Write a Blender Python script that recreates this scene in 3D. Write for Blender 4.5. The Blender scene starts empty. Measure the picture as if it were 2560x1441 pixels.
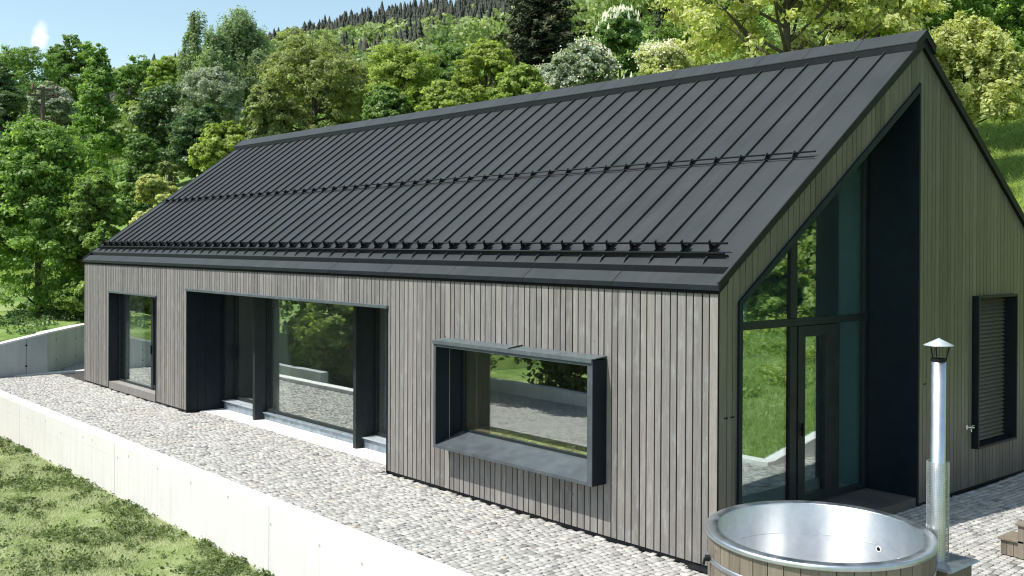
import bpy, math, random
import numpy as np
from mathutils import Vector, Matrix
random.seed(7); rng = np.random.default_rng(11)
S = bpy.context.scene
COL = S.collection
R_ = math.radians

# ---------------------------------------------------------------- camera
yaw, pitch, roll = .8546, .0042, .0047
cy_, sy_ = math.cos(yaw), math.sin(yaw); cp_, sp_ = math.cos(pitch), math.sin(pitch)
F = Vector((-sy_*cp_, cy_*cp_, -sp_)); Rv = Vector((cy_, sy_, 0)); U = Rv.cross(F)
cr_, sr_ = math.cos(roll), math.sin(roll)
R2 = cr_*Rv + sr_*U; U2 = -sr_*Rv + cr_*U
cam = bpy.data.cameras.new('camera'); co = bpy.data.objects.new('camera', cam); COL.objects.link(co)
M = Matrix(((R2.x, U2.x, -F.x, 6.8948), (R2.y, U2.y, -F.y, -8.8785), (R2.z, U2.z, -F.z, 3.5065), (0, 0, 0, 1)))
co.matrix_world = M
cam.sensor_width = 36; cam.lens = 36*2571.95/2560
cam.shift_x = -(1290.46-1280)/2560; cam.shift_y = (624.41-720.5)/2560
cam.clip_start = .1; cam.clip_end = 3000
S.camera = co

# ---------------------------------------------------------------- light
SUN = Vector((-.17, -.56, 1.0)).normalized()
elev = math.asin(SUN.z); az = math.atan2(SUN.x, SUN.y)
W = bpy.data.worlds.new('World'); S.world = W; W.use_nodes = True
nt = W.node_tree; nt.nodes.clear()
sky = nt.nodes.new('ShaderNodeTexSky'); sky.sky_type = 'NISHITA'; sky.sun_disc = False
sky.sun_elevation = elev; sky.sun_rotation = az; sky.air_density = 1.0; sky.dust_density = 1.2; sky.ozone_density = .35
bg = nt.nodes.new('ShaderNodeBackground'); bg.inputs[1].default_value = .135
wo = nt.nodes.new('ShaderNodeOutputWorld')
# one small white cloud low in the sky, fixed to its compass direction
tc = nt.nodes.new('ShaderNodeTexCoord')
CD = Vector((-1.052, .306, .197)).normalized()
vm = nt.nodes.new('ShaderNodeVectorMath'); vm.operation = 'SUBTRACT'; vm.inputs[1].default_value = CD
nt.links.new(tc.outputs['Generated'], vm.inputs[0])
ns = nt.nodes.new('ShaderNodeTexNoise'); ns.inputs['Scale'].default_value = 38; ns.inputs['Detail'].default_value = 5
nt.links.new(tc.outputs['Generated'], ns.inputs[0])
mp = nt.nodes.new('ShaderNodeMapping'); mp.inputs['Rotation'].default_value = (R_(40), 0, 0); mp.inputs['Scale'].default_value = (1, 1.7, .8)
nt.links.new(vm.outputs[0], mp.inputs[0])
ln = nt.nodes.new('ShaderNodeVectorMath'); ln.operation = 'LENGTH'; nt.links.new(mp.outputs[0], ln.inputs[0])
m1 = nt.nodes.new('ShaderNodeMath'); m1.operation = 'MULTIPLY_ADD'; m1.inputs[1].default_value = -30; m1.inputs[2].default_value = .28
nt.links.new(ln.outputs['Value'], m1.inputs[0])
m2 = nt.nodes.new('ShaderNodeMath'); m2.operation = 'ADD'; nt.links.new(m1.outputs[0], m2.inputs[0]); nt.links.new(ns.outputs[0], m2.inputs[1])
cr = nt.nodes.new('ShaderNodeMapRange'); cr.inputs[1].default_value = .38; cr.inputs[2].default_value = .62; nt.links.new(m2.outputs[0], cr.inputs[0])
mx = nt.nodes.new('ShaderNodeMix'); mx.data_type = 'RGBA'
nt.links.new(cr.outputs[0], mx.inputs[0]); tn = nt.nodes.new('ShaderNodeMix'); tn.data_type = 'RGBA'; tn.blend_type = 'MULTIPLY'; tn.inputs[0].default_value = 1; tn.inputs[7].default_value = (1.06, 1.1, .98, 1)
nt.links.new(sky.outputs[0], tn.inputs[6]); nt.links.new(tn.outputs[2], mx.inputs[6]); mx.inputs[7].default_value = (5.6, 5.9, 6.3, 1)
nt.links.new(mx.outputs[2], bg.inputs[0]); nt.links.new(bg.outputs[0], wo.inputs[0])
sd = bpy.data.lights.new('sun', 'SUN'); sd.energy = 4.3; sd.angle = R_(.53); sd.color = (1, .965, .9)
so = bpy.data.objects.new('sun', sd); COL.objects.link(so); so.rotation_euler = SUN.to_track_quat('Z', 'Y').to_euler()
S.view_settings.view_transform = 'Standard'; S.view_settings.look = 'None'; S.view_settings.exposure = .55; S.view_settings.gamma = 1
S.render.engine = 'CYCLES'
S.cycles.pixel_filter_type = 'BLACKMAN_HARRIS'; S.cycles.filter_width = 1.15; S.cycles.max_bounces = 8; S.cycles.transparent_max_bounces = 16

# ---------------------------------------------------------------- materials
def nodes(m): return m.node_tree.nodes, m.node_tree.links
def base(name, col, rough=.6, metal=0, spec=.5):
    m = bpy.data.materials.new(name); m.use_nodes = True
    b = m.node_tree.nodes['Principled BSDF']
    b.inputs['Base Color'].default_value = (*col, 1); b.inputs['Roughness'].default_value = rough
    b.inputs['Metallic'].default_value = metal; b.inputs['Specular IOR Level'].default_value = spec
    return m, b
def noise(m, scale=10, detail=5, dist=0, stretch=(1, 1, 1), rough=.6):
    n, l = nodes(m)
    t = n.new('ShaderNodeTexCoord'); mp = n.new('ShaderNodeMapping'); mp.inputs['Scale'].default_value = stretch
    l.new(t.outputs['Object'], mp.inputs[0])
    x = n.new('ShaderNodeTexNoise'); x.inputs['Scale'].default_value = scale; x.inputs['Detail'].default_value = detail
    x.inputs['Roughness'].default_value = rough; x.inputs['Distortion'].default_value = dist
    l.new(mp.outputs[0], x.inputs[0]); return x.outputs[0]
def ramp(m, fac, stops):
    n, l = nodes(m); r = n.new('ShaderNodeValToRGB'); l.new(fac, r.inputs[0])
    e = r.color_ramp.elements
    while len(e) < len(stops): e.new(.5)
    for i, (p, c) in enumerate(stops):
        e[i].position = p; e[i].color = (*c, 1) if len(c) == 3 else c
    return r.outputs[0]
def mixc(m, a, b, fac, mode='MIX'):
    n, l = nodes(m); x = n.new('ShaderNodeMix'); x.data_type = 'RGBA'; x.blend_type = mode
    for s, v in ((0, fac), (6, a), (7, b)):
        if hasattr(v, 'is_linked'): l.new(v, x.inputs[s])
        elif s == 0: x.inputs[0].default_value = v
        else: x.inputs[s].default_value = (*v, 1)
    return x.outputs[2]
def attr(m, name):
    n, l = nodes(m); a = n.new('ShaderNodeAttribute'); a.attribute_name = name; return a
def bump(m, b, h, strength=.3, dist=.01):
    n, l = nodes(m); x = n.new('ShaderNodeBump'); x.inputs['Strength'].default_value = strength; x.inputs['Distance'].default_value = dist
    l.new(h, x.inputs['Height']); l.new(x.outputs[0], b.inputs['Normal'])
def g3(v): return (v, v, v)

def M_roof():
    m, b = base('anthracite_metal', (.03, .034, .036), .55, .0, .35); n, l = nodes(m)
    big = noise(m, 1.3, 3); fine = noise(m, 160, 3)
    c = ramp(m, big, [(.3, (.021, .0255, .026)), (.7, (.030, .0355, .0365))])
    c = mixc(m, c, ramp(m, noise(m, 1.6, 4, .2, (5, .5, .5)), [(.3, g3(.84)), (.7, g3(1.14))]), .9, 'MULTIPLY')
    c = mixc(m, c, ramp(m, fine, [(.3, g3(.75)), (.7, g3(1.2))]), .6, 'MULTIPLY')
    l.new(c, b.inputs['Base Color']); bump(m, b, big, .3, .03); return m
def M_dark(name='dark_metal', col=(.012, .016, .02), rough=.42):
    m, b = base(name, col, rough, 0, .22); n, l = nodes(m)
    c = ramp(m, noise(m, 6, 4), [(.3, tuple(x*.8 for x in col)), (.7, tuple(x*1.25 for x in col))]); l.new(c, b.inputs['Base Color'])
    bump(m, b, noise(m, 300, 2), .08, .002); return m
def M_wood(name, c0, c1, c2, gloss=.55, lich=.5):
    m, b = base(name, c0, gloss); n, l = nodes(m)
    a = attr(m, 'tone')
    st = noise(m, 3.5, 6, .6, (9, 9, .7)); sp = noise(m, 34, 6, .3, (1, 1, .55)); bl = noise(m, 5, 5, 0, (1.5, 1.5, .7))
    c = ramp(m, a.outputs['Fac'], [(0, c0), (.5, c1), (1, c2)])
    c = mixc(m, c, ramp(m, st, [(.3, g3(.72)), (.7, g3(1.22))]), .75, 'MULTIPLY')
    wh = ramp(m, sp, [(.64, g3(0)), (.73, g3(1))]); n2 = ramp(m, bl, [(.52, g3(0)), (.72, g3(1))])
    mm = n.new('ShaderNodeMath'); mm.operation = 'MULTIPLY'; l.new(wh, mm.inputs[0]); mm.inputs[1].default_value = .55*lich
    m3 = n.new('ShaderNodeMath'); m3.operation = 'MULTIPLY'; l.new(n2, m3.inputs[0]); m3.inputs[1].default_value = .35*lich
    c = mixc(m, c, (.42, .43, .43), mm.outputs[0]); c = mixc(m, c, (.36, .37, .37), m3.outputs[0])
    kn = n.new('ShaderNodeTexVoronoi'); kn.inputs['Scale'].default_value = 2.2
    t = n.new('ShaderNodeTexCoord'); l.new(t.outputs['Object'], kn.inputs[0])
    c = mixc(m, c, (.06, .05, .04), ramp(m, kn.outputs['Distance'], [(.02, g3(.8)), (.045, g3(0))]))
    l.new(c, b.inputs['Base Color']); bump(m, b, st, .25, .004); return m
def M_concrete(name, c0, c1, rough=.8):
    m, b = base(name, c0, rough); n, l = nodes(m)
    c = ramp(m, noise(m, .9, 8, .3, (1, 1, 1)), [(.35, c0), (.65, c1)])
    c = mixc(m, c, ramp(m, noise(m, 45, 5), [(.3, g3(.88)), (.7, g3(1.06))]), .8, 'MULTIPLY')
    c = mixc(m, c, ramp(m, noise(m, 3, 5, .5, (3, 3, .25)), [(.3, g3(.9)), (.6, g3(1.02))]), .7, 'MULTIPLY')
    l.new(c, b.inputs['Base Color']); bump(m, b, noise(m, 60, 5), .15, .004); return m
def M_glass(tint=(.95, .975, .965), refl=.38):
    m = bpy.data.materials.new('window_glass'); m.use_nodes = True; n, l = nodes(m); n.clear()
    o = n.new('ShaderNodeOutputMaterial'); t = n.new('ShaderNodeBsdfTransparent'); t.inputs[0].default_value = (*tint, 1)
    g = n.new('ShaderNodeBsdfGlossy'); g.inputs['Roughness'].default_value = 0.0; g.inputs[0].default_value = (.95, 1, .97, 1)
    tcn = n.new('ShaderNodeTexCoord'); nz = n.new('ShaderNodeTexNoise'); nz.inputs['Scale'].default_value = 1.1; nz.inputs['Detail'].default_value = 1
    l.new(tcn.outputs['Object'], nz.inputs[0]); bp = n.new('ShaderNodeBump'); bp.inputs['Strength'].default_value = .1; bp.inputs['Distance'].default_value = .008
    l.new(nz.outputs[0], bp.inputs['Height']); l.new(bp.outputs[0], g.inputs['Normal'])
    geo = n.new('ShaderNodeNewGeometry'); dt = n.new('ShaderNodeVectorMath'); dt.operation = 'DOT_PRODUCT'; l.new(geo.outputs['Normal'], dt.inputs[0]); l.new(geo.outputs['Incoming'], dt.inputs[1])
    ab = n.new('ShaderNodeMath'); ab.operation = 'ABSOLUTE'; l.new(dt.outputs['Value'], ab.inputs[0]); om = n.new('ShaderNodeMath'); om.operation = 'SUBTRACT'; om.inputs[0].default_value = 1; l.new(ab.outputs[0], om.inputs[1])
    f = n.new('ShaderNodeMath'); f.operation = 'POWER'; l.new(om.outputs[0], f.inputs[0]); f.inputs[1].default_value = 5
    a = n.new('ShaderNodeMath'); a.operation = 'MULTIPLY_ADD'; a.inputs[1].default_value = 1.2; a.inputs[2].default_value = refl; a.use_clamp = True
    l.new(f.outputs[0], a.inputs[0]); x = n.new('ShaderNodeMixShader'); l.new(a.outputs[0], x.inputs[0]); l.new(t.outputs[0], x.inputs[1]); l.new(g.outputs[0], x.inputs[2])
    l.new(x.outputs[0], o.inputs[0]); return m
def M_stone():
    m, b = base('granite_setts', (.4, .4, .4), .75); n, l = nodes(m)
    a = attr(m, 'tone')
    c = ramp(m, a.outputs['Fac'], [(0, (.15, .148, .143)), (.25, (.28, .275, .262)), (.6, (.385, .377, .355)), (.9, (.48, .465, .435)), (1, (.44, .38, .32))])
    c = mixc(m, c, ramp(m, noise(m, 70, 5), [(.3, g3(.8)), (.7, g3(1.15))]), .8, 'MULTIPLY')
    c = mixc(m, c, (.40, .33, .26), ramp(m, noise(m, .8, 4), [(.55, g3(0)), (.75, g3(.35))]))
    l.new(c, b.inputs['Base Color']); bump(m, b, noise(m, 60, 4), .4, .004); return m
def M_grass(name, cols, sc=3):
    m, b = base(name, cols[0], .9, 0, .1); n, l = nodes(m)
    c = ramp(m, noise(m, sc, 8, .6), [(.3, cols[0]), (.5, cols[1]), (.68, cols[2])])
    c = mixc(m, c, ramp(m, noise(m, 40, 4), [(.3, g3(.6)), (.7, g3(1.25))]), .8, 'MULTIPLY')
    l.new(c, b.inputs['Base Color']); bump(m, b, noise(m, 25, 4), .8, .05); return m
def M_leaf(name, dark, mid, light, trans=.35, rough=.5):
    m = bpy.data.materials.new(name); m.use_nodes = True; n, l = nodes(m); n.clear()
    o = n.new('ShaderNodeOutputMaterial'); p = n.new('ShaderNodeBsdfPrincipled'); p.inputs['Roughness'].default_value = rough; p.inputs['Specular IOR Level'].default_value = .35
    a = n.new('ShaderNodeAttribute'); a.attribute_name = 'tone'
    r = n.new('ShaderNodeValToRGB'); e = r.color_ramp.elements; e.new(.5)
    for i, (q, c) in enumerate(((0, dark), (.5, mid), (1, light))): e[i].position = q; e[i].color = (*c, 1)
    l.new(a.outputs['Fac'], r.inputs[0])
    oi = n.new('ShaderNodeObjectInfo'); hs = n.new('ShaderNodeHueSaturation')
    k = n.new('ShaderNodeMapRange'); k.inputs[3].default_value = .49; k.inputs[4].default_value = .505; l.new(oi.outputs['Random'], k.inputs[0]); l.new(k.outputs[0], hs.inputs['Hue'])
    l.new(r.outputs[0], hs.inputs['Color']); l.new(hs.outputs[0], p.inputs['Base Color'])
    t = n.new('ShaderNodeBsdfTranslucent'); g = n.new('ShaderNodeMix'); g.data_type = 'RGBA'; g.blend_type = 'MULTIPLY'; g.inputs[0].default_value = 1
    l.new(hs.outputs[0], g.inputs[6]); g.inputs[7].default_value = (1.5, 1.6, .7, 1); l.new(g.outputs[2], t.inputs[0])
    x = n.new('ShaderNodeMixShader'); x.inputs[0].default_value = trans; l.new(p.outputs[0], x.inputs[1]); l.new(t.outputs[0], x.inputs[2]); l.new(x.outputs[0], o.inputs[0])
    return m
def M_plain(name, c, rough=.6, metal=0, var=.15, sc=20):
    m, b = base(name, c, rough, metal); n, l = nodes(m)
    q = ramp(m, noise(m, sc, 5), [(.3, tuple(x*(1-var) for x in c)), (.7, tuple(min(1, x*(1+var)) for x in c))]); l.new(q, b.inputs['Base Color']); return m
def M_steel(name, rough=.22, rough2=.4, col=(.72, .74, .76), aniso=0):
    m, b = base(name, col, rough, 1.0); n, l = nodes(m)
    l.new(ramp(m, noise(m, 4, 5, 1.0), [(.3, g3(rough)), (.7, g3(rough2))]), b.inputs['Roughness'])
    l.new(ramp(m, noise(m, 9, 6, .4), [(.3, tuple(x*.86 for x in col)), (.7, col)]), b.inputs['Base Color'])
    b.inputs['Anisotropic'].default_value = aniso; b.inputs['Anisotropic Rotation'].default_value = .25 if aniso else 0
    if aniso:
        tg = n.new('ShaderNodeTangent'); tg.direction_type = 'RADIAL'; tg.axis = 'Z'; l.new(tg.outputs[0], b.inputs['Tangent'])
    bump(m, b, noise(m, 1.6, 2), .25, .03); return m

m_roof = M_roof(); m_dark = M_dark(); m_black = M_dark('black_metal', (.008, .01, .012), .5)
m_navy = M_dark('dark_panel', (.006, .013, .019), .5); m_frame = M_dark('window_frame', (.02, .026, .028), .4)
m_sill = M_plain('grey_metal', (.07, .083, .092), .38, .0, .25, 5); m_zinc = M_plain('zinc_sheet', (.22, .27, .31), .4, .3, .35, 9)
m_lightmetal = M_plain('pale_sheet_metal', (.42, .46, .5), .35, .2, .15, 8); m_flash = M_plain('grey_flashing', (.10, .12, .13), .38, .1, .2, 6)
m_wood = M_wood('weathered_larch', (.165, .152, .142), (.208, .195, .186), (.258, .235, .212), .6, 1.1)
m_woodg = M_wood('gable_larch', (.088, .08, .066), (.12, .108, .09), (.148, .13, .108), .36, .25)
m_deck = M_wood('deck_wood', (.06, .055, .05), (.08, .07, .065), (.1, .09, .08), .6, .1)
m_back = M_dark('gap_shade_black', (.004, .004, .005), .9)  # black backing; its colour supplies the shade of board gaps, slots and holes
m_conc = M_concrete('pale_concrete', (.73, .715, .70), (.77, .755, .74)); m_concg = M_concrete('grey_concrete', (.36, .39, .39), (.47, .50, .50))
m_groove = M_plain('joint_grey', (.6, .59, .575), .9)  # formwork joint lines, a little darker than the pale concrete
m_white = M_plain('white_render', (.84, .85, .84), .8, 0, .05); m_inner = M_plain('room_floor', (.62, .57, .48), .5, 0, .1)
m_ply = M_plain('birch_plywood', (.78, .62, .36), .5, 0, .08, 6); m_curt = M_plain('white_voile', (.78, .8, .78), .9, 0, .05)
m_panel = M_wood('oak_panel', (.36, .27, .16), (.42, .31, .19), (.48, .36, .22), .5, .0)
m_glass = M_glass(); m_glassg = M_glass((.8, .97, .98), .36)
m_stone = M_stone(); m_sand = M_plain('joint_sand', (.05, .047, .042), .95, 0, .3, 40)
m_bark = M_plain('bark', (.09, .075, .06), .9, 0, .4, 12); m_barkg = M_plain('grey_bark', (.2, .185, .16), .9, 0, .4, 9)
m_steel = M_steel('brushed_steel', .38, .44, (.8, .81, .82), .85); m_rim = M_steel('rim_steel', .3, .5, (.62, .66, .68))
m_pipe = M_steel('flue_steel', .24, .36, (.88, .87, .86)); m_galv = M_steel('galvanised', .35, .5, (.6, .62, .64))
m_stave = M_wood('tub_staves', (.15, .125, .095), (.2, .165, .125), (.24, .2, .155), .6, .35)
m_lawn = M_grass('lawn', [(.12, .17, .05), (.2, .27, .09), (.34, .38, .2)], 2.2)
m_meadow = M_grass('meadow', [(.10, .17, .04), (.18, .27, .07), (.32, .37, .17)], .7)

# ---------------------------------------------------------------- mesh helpers
class MB:
    def __init__(s): s.v = []; s.f = []; s.t = []
    def add(s, vs, fs, tone=.5):
        k = len(s.v); s.v += [tuple(v) for v in vs]; s.f += [tuple(i+k for i in f) for f in fs]; s.t += [tone]*len(vs); return s
    def box(s, x0, x1, y0, y1, z0, z1, tone=.5):
        return s.add([(x0,y0,z0),(x1,y0,z0),(x1,y1,z0),(x0,y1,z0),(x0,y0,z1),(x1,y0,z1),(x1,y1,z1),(x0,y1,z1)],
                     [(0,3,2,1),(4,5,6,7),(0,1,5,4),(1,2,6,5),(2,3,7,6),(3,0,4,7)], tone)
    def prism(s, pts, axis, a, b, tone=.5):
        """polygon in the two other axes, extruded from a to b along axis"""
        n = len(pts); V = []
        for q in (a, b):
            for p in pts:
                V.append((q, p[0], p[1]) if axis == 'x' else (p[0], q, p[1]) if axis == 'y' else (p[0], p[1], q))
        fs = [tuple(range(n))[::-1], tuple(range(n, 2*n))] + [(i, (i+1) % n, n+(i+1) % n, n+i) for i in range(n)]
        return s.add(V, fs, tone)
    def tube(s, p, q, r0, r1=None, n=10, caps=True, tone=.5):
        r1 = r0 if r1 is None else r1; p = Vector(p); q = Vector(q); d = (q-p).normalized()
        a = d.orthogonal().normalized(); b = d.cross(a); V = []
        for c, r in ((p, r0), (q, r1)):
            for i in range(n):
                t = 2*math.pi*i/n; V.append(c + a*math.cos(t)*r + b*math.sin(t)*r)
        fs = [(i, (i+1) % n, n+(i+1) % n, n+i) for i in range(n)]
        if caps: fs += [tuple(range(n))[::-1], tuple(range(n, 2*n))]
        return s.add(V, fs, tone)
    def path(s, pts, rad, n=8, tone=.5):
        for i in range(len(pts)-1): s.tube(pts[i], pts[i+1], rad[i], rad[i+1], n, True, tone)
        return s
    def lathe(s, prof, cx=0, cy=0, n=64, tone=.5, close=False):
        V = []; m = len(prof)
        for i in range(n):
            t = 2*math.pi*i/n
            for r, z in prof: V.append((cx+r*math.cos(t), cy+r*math.sin(t), z))
        fs = []
        for i in range(n):
            j = (i+1) % n
            for k in range(m if close else m-1):
                l = (k+1) % m; fs.append((i*m+k, j*m+k, j*m+l, i*m+l))
        return s.add(V, fs, tone)
    def build(s, name, mat, parent=None, bevel=0, smooth=False, recalc=True):
        me = bpy.data.meshes.new(name); me.from_pydata(s.v, [], s.f)
        a = me.attributes.new('tone', 'FLOAT', 'POINT'); a.data.foreach_set('value', np.array(s.t, 'f'))
        me.materials.append(mat)
        if recalc:
            import bmesh
            bm = bmesh.new(); bm.from_mesh(me); bmesh.ops.recalc_face_normals(bm, faces=bm.faces); bm.to_mesh(me); bm.free()
        if smooth: me.polygons.foreach_set('use_smooth', [True]*len(me.polygons))
        o = bpy.data.objects.new(name, me); COL.objects.link(o)
        if parent: o.parent = parent; o.matrix_parent_inverse = Matrix.Translation(-parent_loc(parent))
        if bevel:
            md = o.modifiers.new('b', 'BEVEL'); md.width = bevel; md.segments = 2; md.limit_method = 'ANGLE'
        return o
def parent_loc(p):
    v = Vector(p.location); q = p
    while q.parent: q = q.parent; v = v + Vector(q.location)
    return v if p.type == 'EMPTY' else Vector((0, 0, 0)) + (parent_loc(p.parent) if p.parent else Vector((0, 0, 0)))*0
def npmesh(name, V, Q, tone, mat, parent=None, smooth=False):
    """fast mesh of quads or triangles from numpy arrays"""
    me = bpy.data.meshes.new(name); k = Q.shape[1]
    me.vertices.add(len(V)); me.vertices.foreach_set('co', V.astype('f').ravel())
    me.loops.add(Q.size); me.loops.foreach_set('vertex_index', Q.astype('i').ravel())
    me.polygons.add(len(Q)); me.polygons.foreach_set('loop_start', np.arange(0, Q.size, k, dtype='i'))
    a = me.attributes.new('tone', 'FLOAT', 'POINT'); a.data.foreach_set('value', tone.astype('f'))
    me.materials.append(mat); me.update(calc_edges=True)
    if smooth: me.polygons.foreach_set('use_smooth', [True]*len(me.polygons))
    if name is None: return me
    o = bpy.data.objects.new(name, me); COL.objects.link(o)
    if parent: o.parent = parent
    return o
def tag(o, label=None, cat=None, group=None, kind=None):
    if label: o['label'] = label
    if cat: o['category'] = cat
    if group: o['group'] = group
    if kind: o['kind'] = kind
    return o
def thing(name, label, cat, group=None, loc=(0, 0, 0)):
    o = bpy.data.objects.new(name, None); COL.objects.link(o); o.location = loc; o.empty_display_size = .2
    return tag(o, label, cat, group)

# ---------------------------------------------------------------- terrain
WP = [(-30.5, 5.4), (-24.63, 1.53), (-22.15, -.25), (-22.05, -1.45), (-22.0, -3.2)]     # face line of the left concrete wall
def sstep(a, b, x): t = np.clip((x-a)/(b-a), 0, 1); return t*t*(3-2*t)
def wallx(y):   # x of the wall face at a given y
    ys = np.array([p[1] for p in WP][::-1]); xs = np.array([p[0] for p in WP][::-1]); return np.interp(y, ys, xs)
def H(x, y):
    x = np.asarray(x, float); y = np.asarray(y, float)
    d = np.hypot(x, y); k = np.minimum(1, 440/np.maximum(d, 1)); xr, yr = x*k, y*k
    back = .35*np.maximum(0, yr-11) + .08*np.maximum(0, -xr-200) - .22*np.maximum(0, d-440)
    back = back + sstep(30, 300, d)*5*np.sin(x*.021+1)*np.sin(y*.017)
    leftw = sstep(-26, -38, x)
    back = back + leftw*np.clip((yr-7)*.55, 0, 5)
    z = np.where(back > .01, back, 0) - .1
    bank = .2*np.maximum(0, y-4.9)
    z = np.where((x > 1.42) & (y > 5.05), np.maximum(z, bank-.03+.03*(x-1.4)), z)
    lf = .93 + .035*np.maximum(0, -x-22) + .06*np.maximum(0, y)
    fy = sstep(-12, -3, y)
    left = (x < wallx(y)-.33)
    z = np.where(left, np.maximum(z, lf*fy - .87*(1-fy)), z)
    lawn = -.87 - .02*np.maximum(0, -2.5-y)
    z = np.where((y < -2.4) & ~left, lawn, z)
    z = np.where((x > 5.2) & (y < 5.05) & (y > -2.4), np.minimum(z, -.2), z)
    return z
def grid(lo, hi, fl, fh, f, far):
    a = list(np.arange(fl, fh, f)); v = fh; st = f
    while v < hi: a.append(v); st *= far; v += st
    v = fl; st = f; b = []
    while v > lo: st *= far; v -= st; b.append(v)
    return np.array(sorted(b+a+[hi]))
gx = grid(-900, 500, -32, 6, .4, 1.06); gy = grid(-300, 900, -4, 14, .4, 1.06)
gx = np.unique(np.round(np.append(gx, np.concatenate([np.arange(-31, -21.5, .1), [1.3, 1.4, 1.425, 1.5]])), 3)); gy = np.unique(np.round(np.append(gy, np.concatenate([np.arange(-3.6, 6, .1), [5.04, 5.06]])), 3))
gy = np.sort(np.append(gy[np.abs(gy+2.4) > .15], [-2.39, -2.41]))
X, Y = np.meshgrid(gx, gy, indexing='ij'); Z = H(X, Y)
V = np.stack([X, Y, Z], -1).reshape(-1, 3); nx, ny = len(gx), len(gy)
I = np.arange(nx*ny).reshape(nx, ny)
Q = np.stack([I[:-1, :-1], I[1:, :-1], I[1:, 1:], I[:-1, 1:]], -1).reshape(-1, 4)
ground = npmesh('ground', V, Q, np.zeros(len(V)), m_meadow, smooth=True); tag(ground, kind='structure')
lw = MB()
for i in range(60):
    for j in range(16):
        x0 = -26+i*.6; y0 = -2.42-j*.6
        if x0 < -22.2 and j < 3: continue
        z = lambda x, y: -.855-.02*max(0, -2.5-y)+.02*math.sin(x*2.1+y)+.015*math.sin(y*3.3)
        lw.add([(x0, y0, z(x0, y0)), (x0+.6, y0, z(x0+.6, y0)), (x0+.6, y0-.6, z(x0+.6, y0-.6)), (x0, y0-.6, z(x0, y0-.6))], [(0, 3, 2, 1)])
tag(lw.build('lawn', m_lawn, smooth=True), kind='structure')

# ---------------------------------------------------------------- terrace paving of granite setts
tp = MB(); tp.box(-22.1, 5.2, -2.2, 0.9, -.09, -.03); tp.box(0, 1.3, .9, 12, -.09, -.03); tp.box(1.3, 5.2, .9, 4.9, -.09, -.03); tp.box(-24.9, -22.1, -2.2, 4, -.09, -.03)
base_o = tp.build('paving_bed', m_sand); tag(base_o, kind='structure')
V = []; Q = []; T = []
def setts(x0, x1, y0, y1, inside):
    x = x0; r = 0
    while x < x1:
        w = random.uniform(.078, .096); y = y0 + random.uniform(-.06, .0)
        while y < y1:
            h = random.uniform(.075, .112)
            if inside(x+w/2, y+h/2):
                cx0 = .035*math.sin(y*1.3+x*.15)
                g = .0068; tz = random.uniform(-.005, .005); k = len(V)
                j = lambda a=.005: random.uniform(-a, a)
                c = [(x+g+j(), y+g+j()), (x+w-g+j(), y+g+j()), (x+w-g+j(), y+h-g+j()), (x+g+j(), y+h-g+j())]
                mx_, my_ = x+w/2, y+h/2
                for a, b in c: V.append((a+cx0, b, -.034))
                for a, b in c: V.append((a+cx0, b, -.004+tz+j(.001)))
                tx, ty = j(.003), j(.003)
                for i_, (a, b) in enumerate(c): V.append((mx_+(a-mx_)*.88+cx0, my_+(b-my_)*.88, .002+tz+(tx if i_ in (0, 3) else -tx)+(ty if i_ < 2 else -ty)))
                for lo in (0, 4):
                    for i_ in range(4): Q.append((k+lo+i_, k+lo+(i_+1) % 4, k+lo+4+(i_+1) % 4, k+lo+4+i_))
                Q.append((k+8, k+9, k+10, k+11)); t = min(1, max(0, random.gauss(.52, .2))); T.extend([t]*12)
            y += h
        x += w
setts(-22.0, 5.1, -2.2, .32, lambda x, y: (y < 0) or (-13.6 < x < -6.4) or x > 0)
setts(0.0, 2.6, .32, 4.8, lambda x, y: True)
setts(0.0, 1.25, 4.8, 9.5, lambda x, y: True)
setts(-24.6, -22.2, -1.5, 3, lambda x, y: x > wallx(y)+.02)
pav = npmesh('paving', np.array(V), np.array(Q), np.array(T), m_stone); tag(pav, kind='structure')
strip = MB(); strip.box(-13.72, -6.3, .32, 1.0, -.02, .006); tag(strip.build('path', m_conc), kind='structure')

# ---------------------------------------------------------------- concrete walls
def wall_marks(parent, marks, y):
    b = MB()
    for x, z0, z1 in marks: b.box(x-.003, x+.003, y-.0006, y+.01, z0, z1)
    b.build('formwork_joint', m_groove, parent)
    c = MB()
    for x, z0, z1 in marks:
        if z1-z0 > .3: c.tube((x, y-.002, z1-.01), (x, y+.02, z1-.01), .022, n=12)
    c.build('tie_hole', M_plain('tie_hole_plug', (.42, .42, .41), .9), parent)
rw = thing('retaining_wall', 'long white concrete retaining wall between cobbled terrace and mown lawn', 'wall')
b = MB(); x = -22.2
while x < 5.2:
    w = min(5.6, 5.2-x); b.box(x+.003, x+w-.003, -2.46, -2.2, -1.3, .08); x += w
b.build('wall_body', m_conc, rw, .012)
marks = []
xs = -21.4
while xs < 5:
    t = random.choice([.0, -.02, -.12]); marks.append((xs, -.95, -.03+t)); xs += random.choice([.75, .95, 1.25, 1.25, .5])
wall_marks(rw, marks, -2.46)
h_ = MB(); h_.box(-16.6, -14.0, -2.4615, -2.45, -.30, -.294); h_.box(-14.0, -10.7, -2.4615, -2.45, -.17, -.164); h_.box(-21, -16.6, -2.4615, -2.45, -.2, -.194); h_.build('horizontal_joint', m_groove, rw)
kb = MB(); kb.box(-22.28, -22.08, -2.1, 1.9, -.1, .03); tag(kb.build('kerb', m_conc, bevel=.01), 'white concrete kerb strip closing the far left end of the cobbles', 'kerb')
lwl = thing('concrete_wall', 'grey board marked concrete wall with sloping top at far left below the shrubs', 'wall')
tops = [.95, 1.04, 1.06, .83, .4]; b = MB(); cap = MB()
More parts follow.
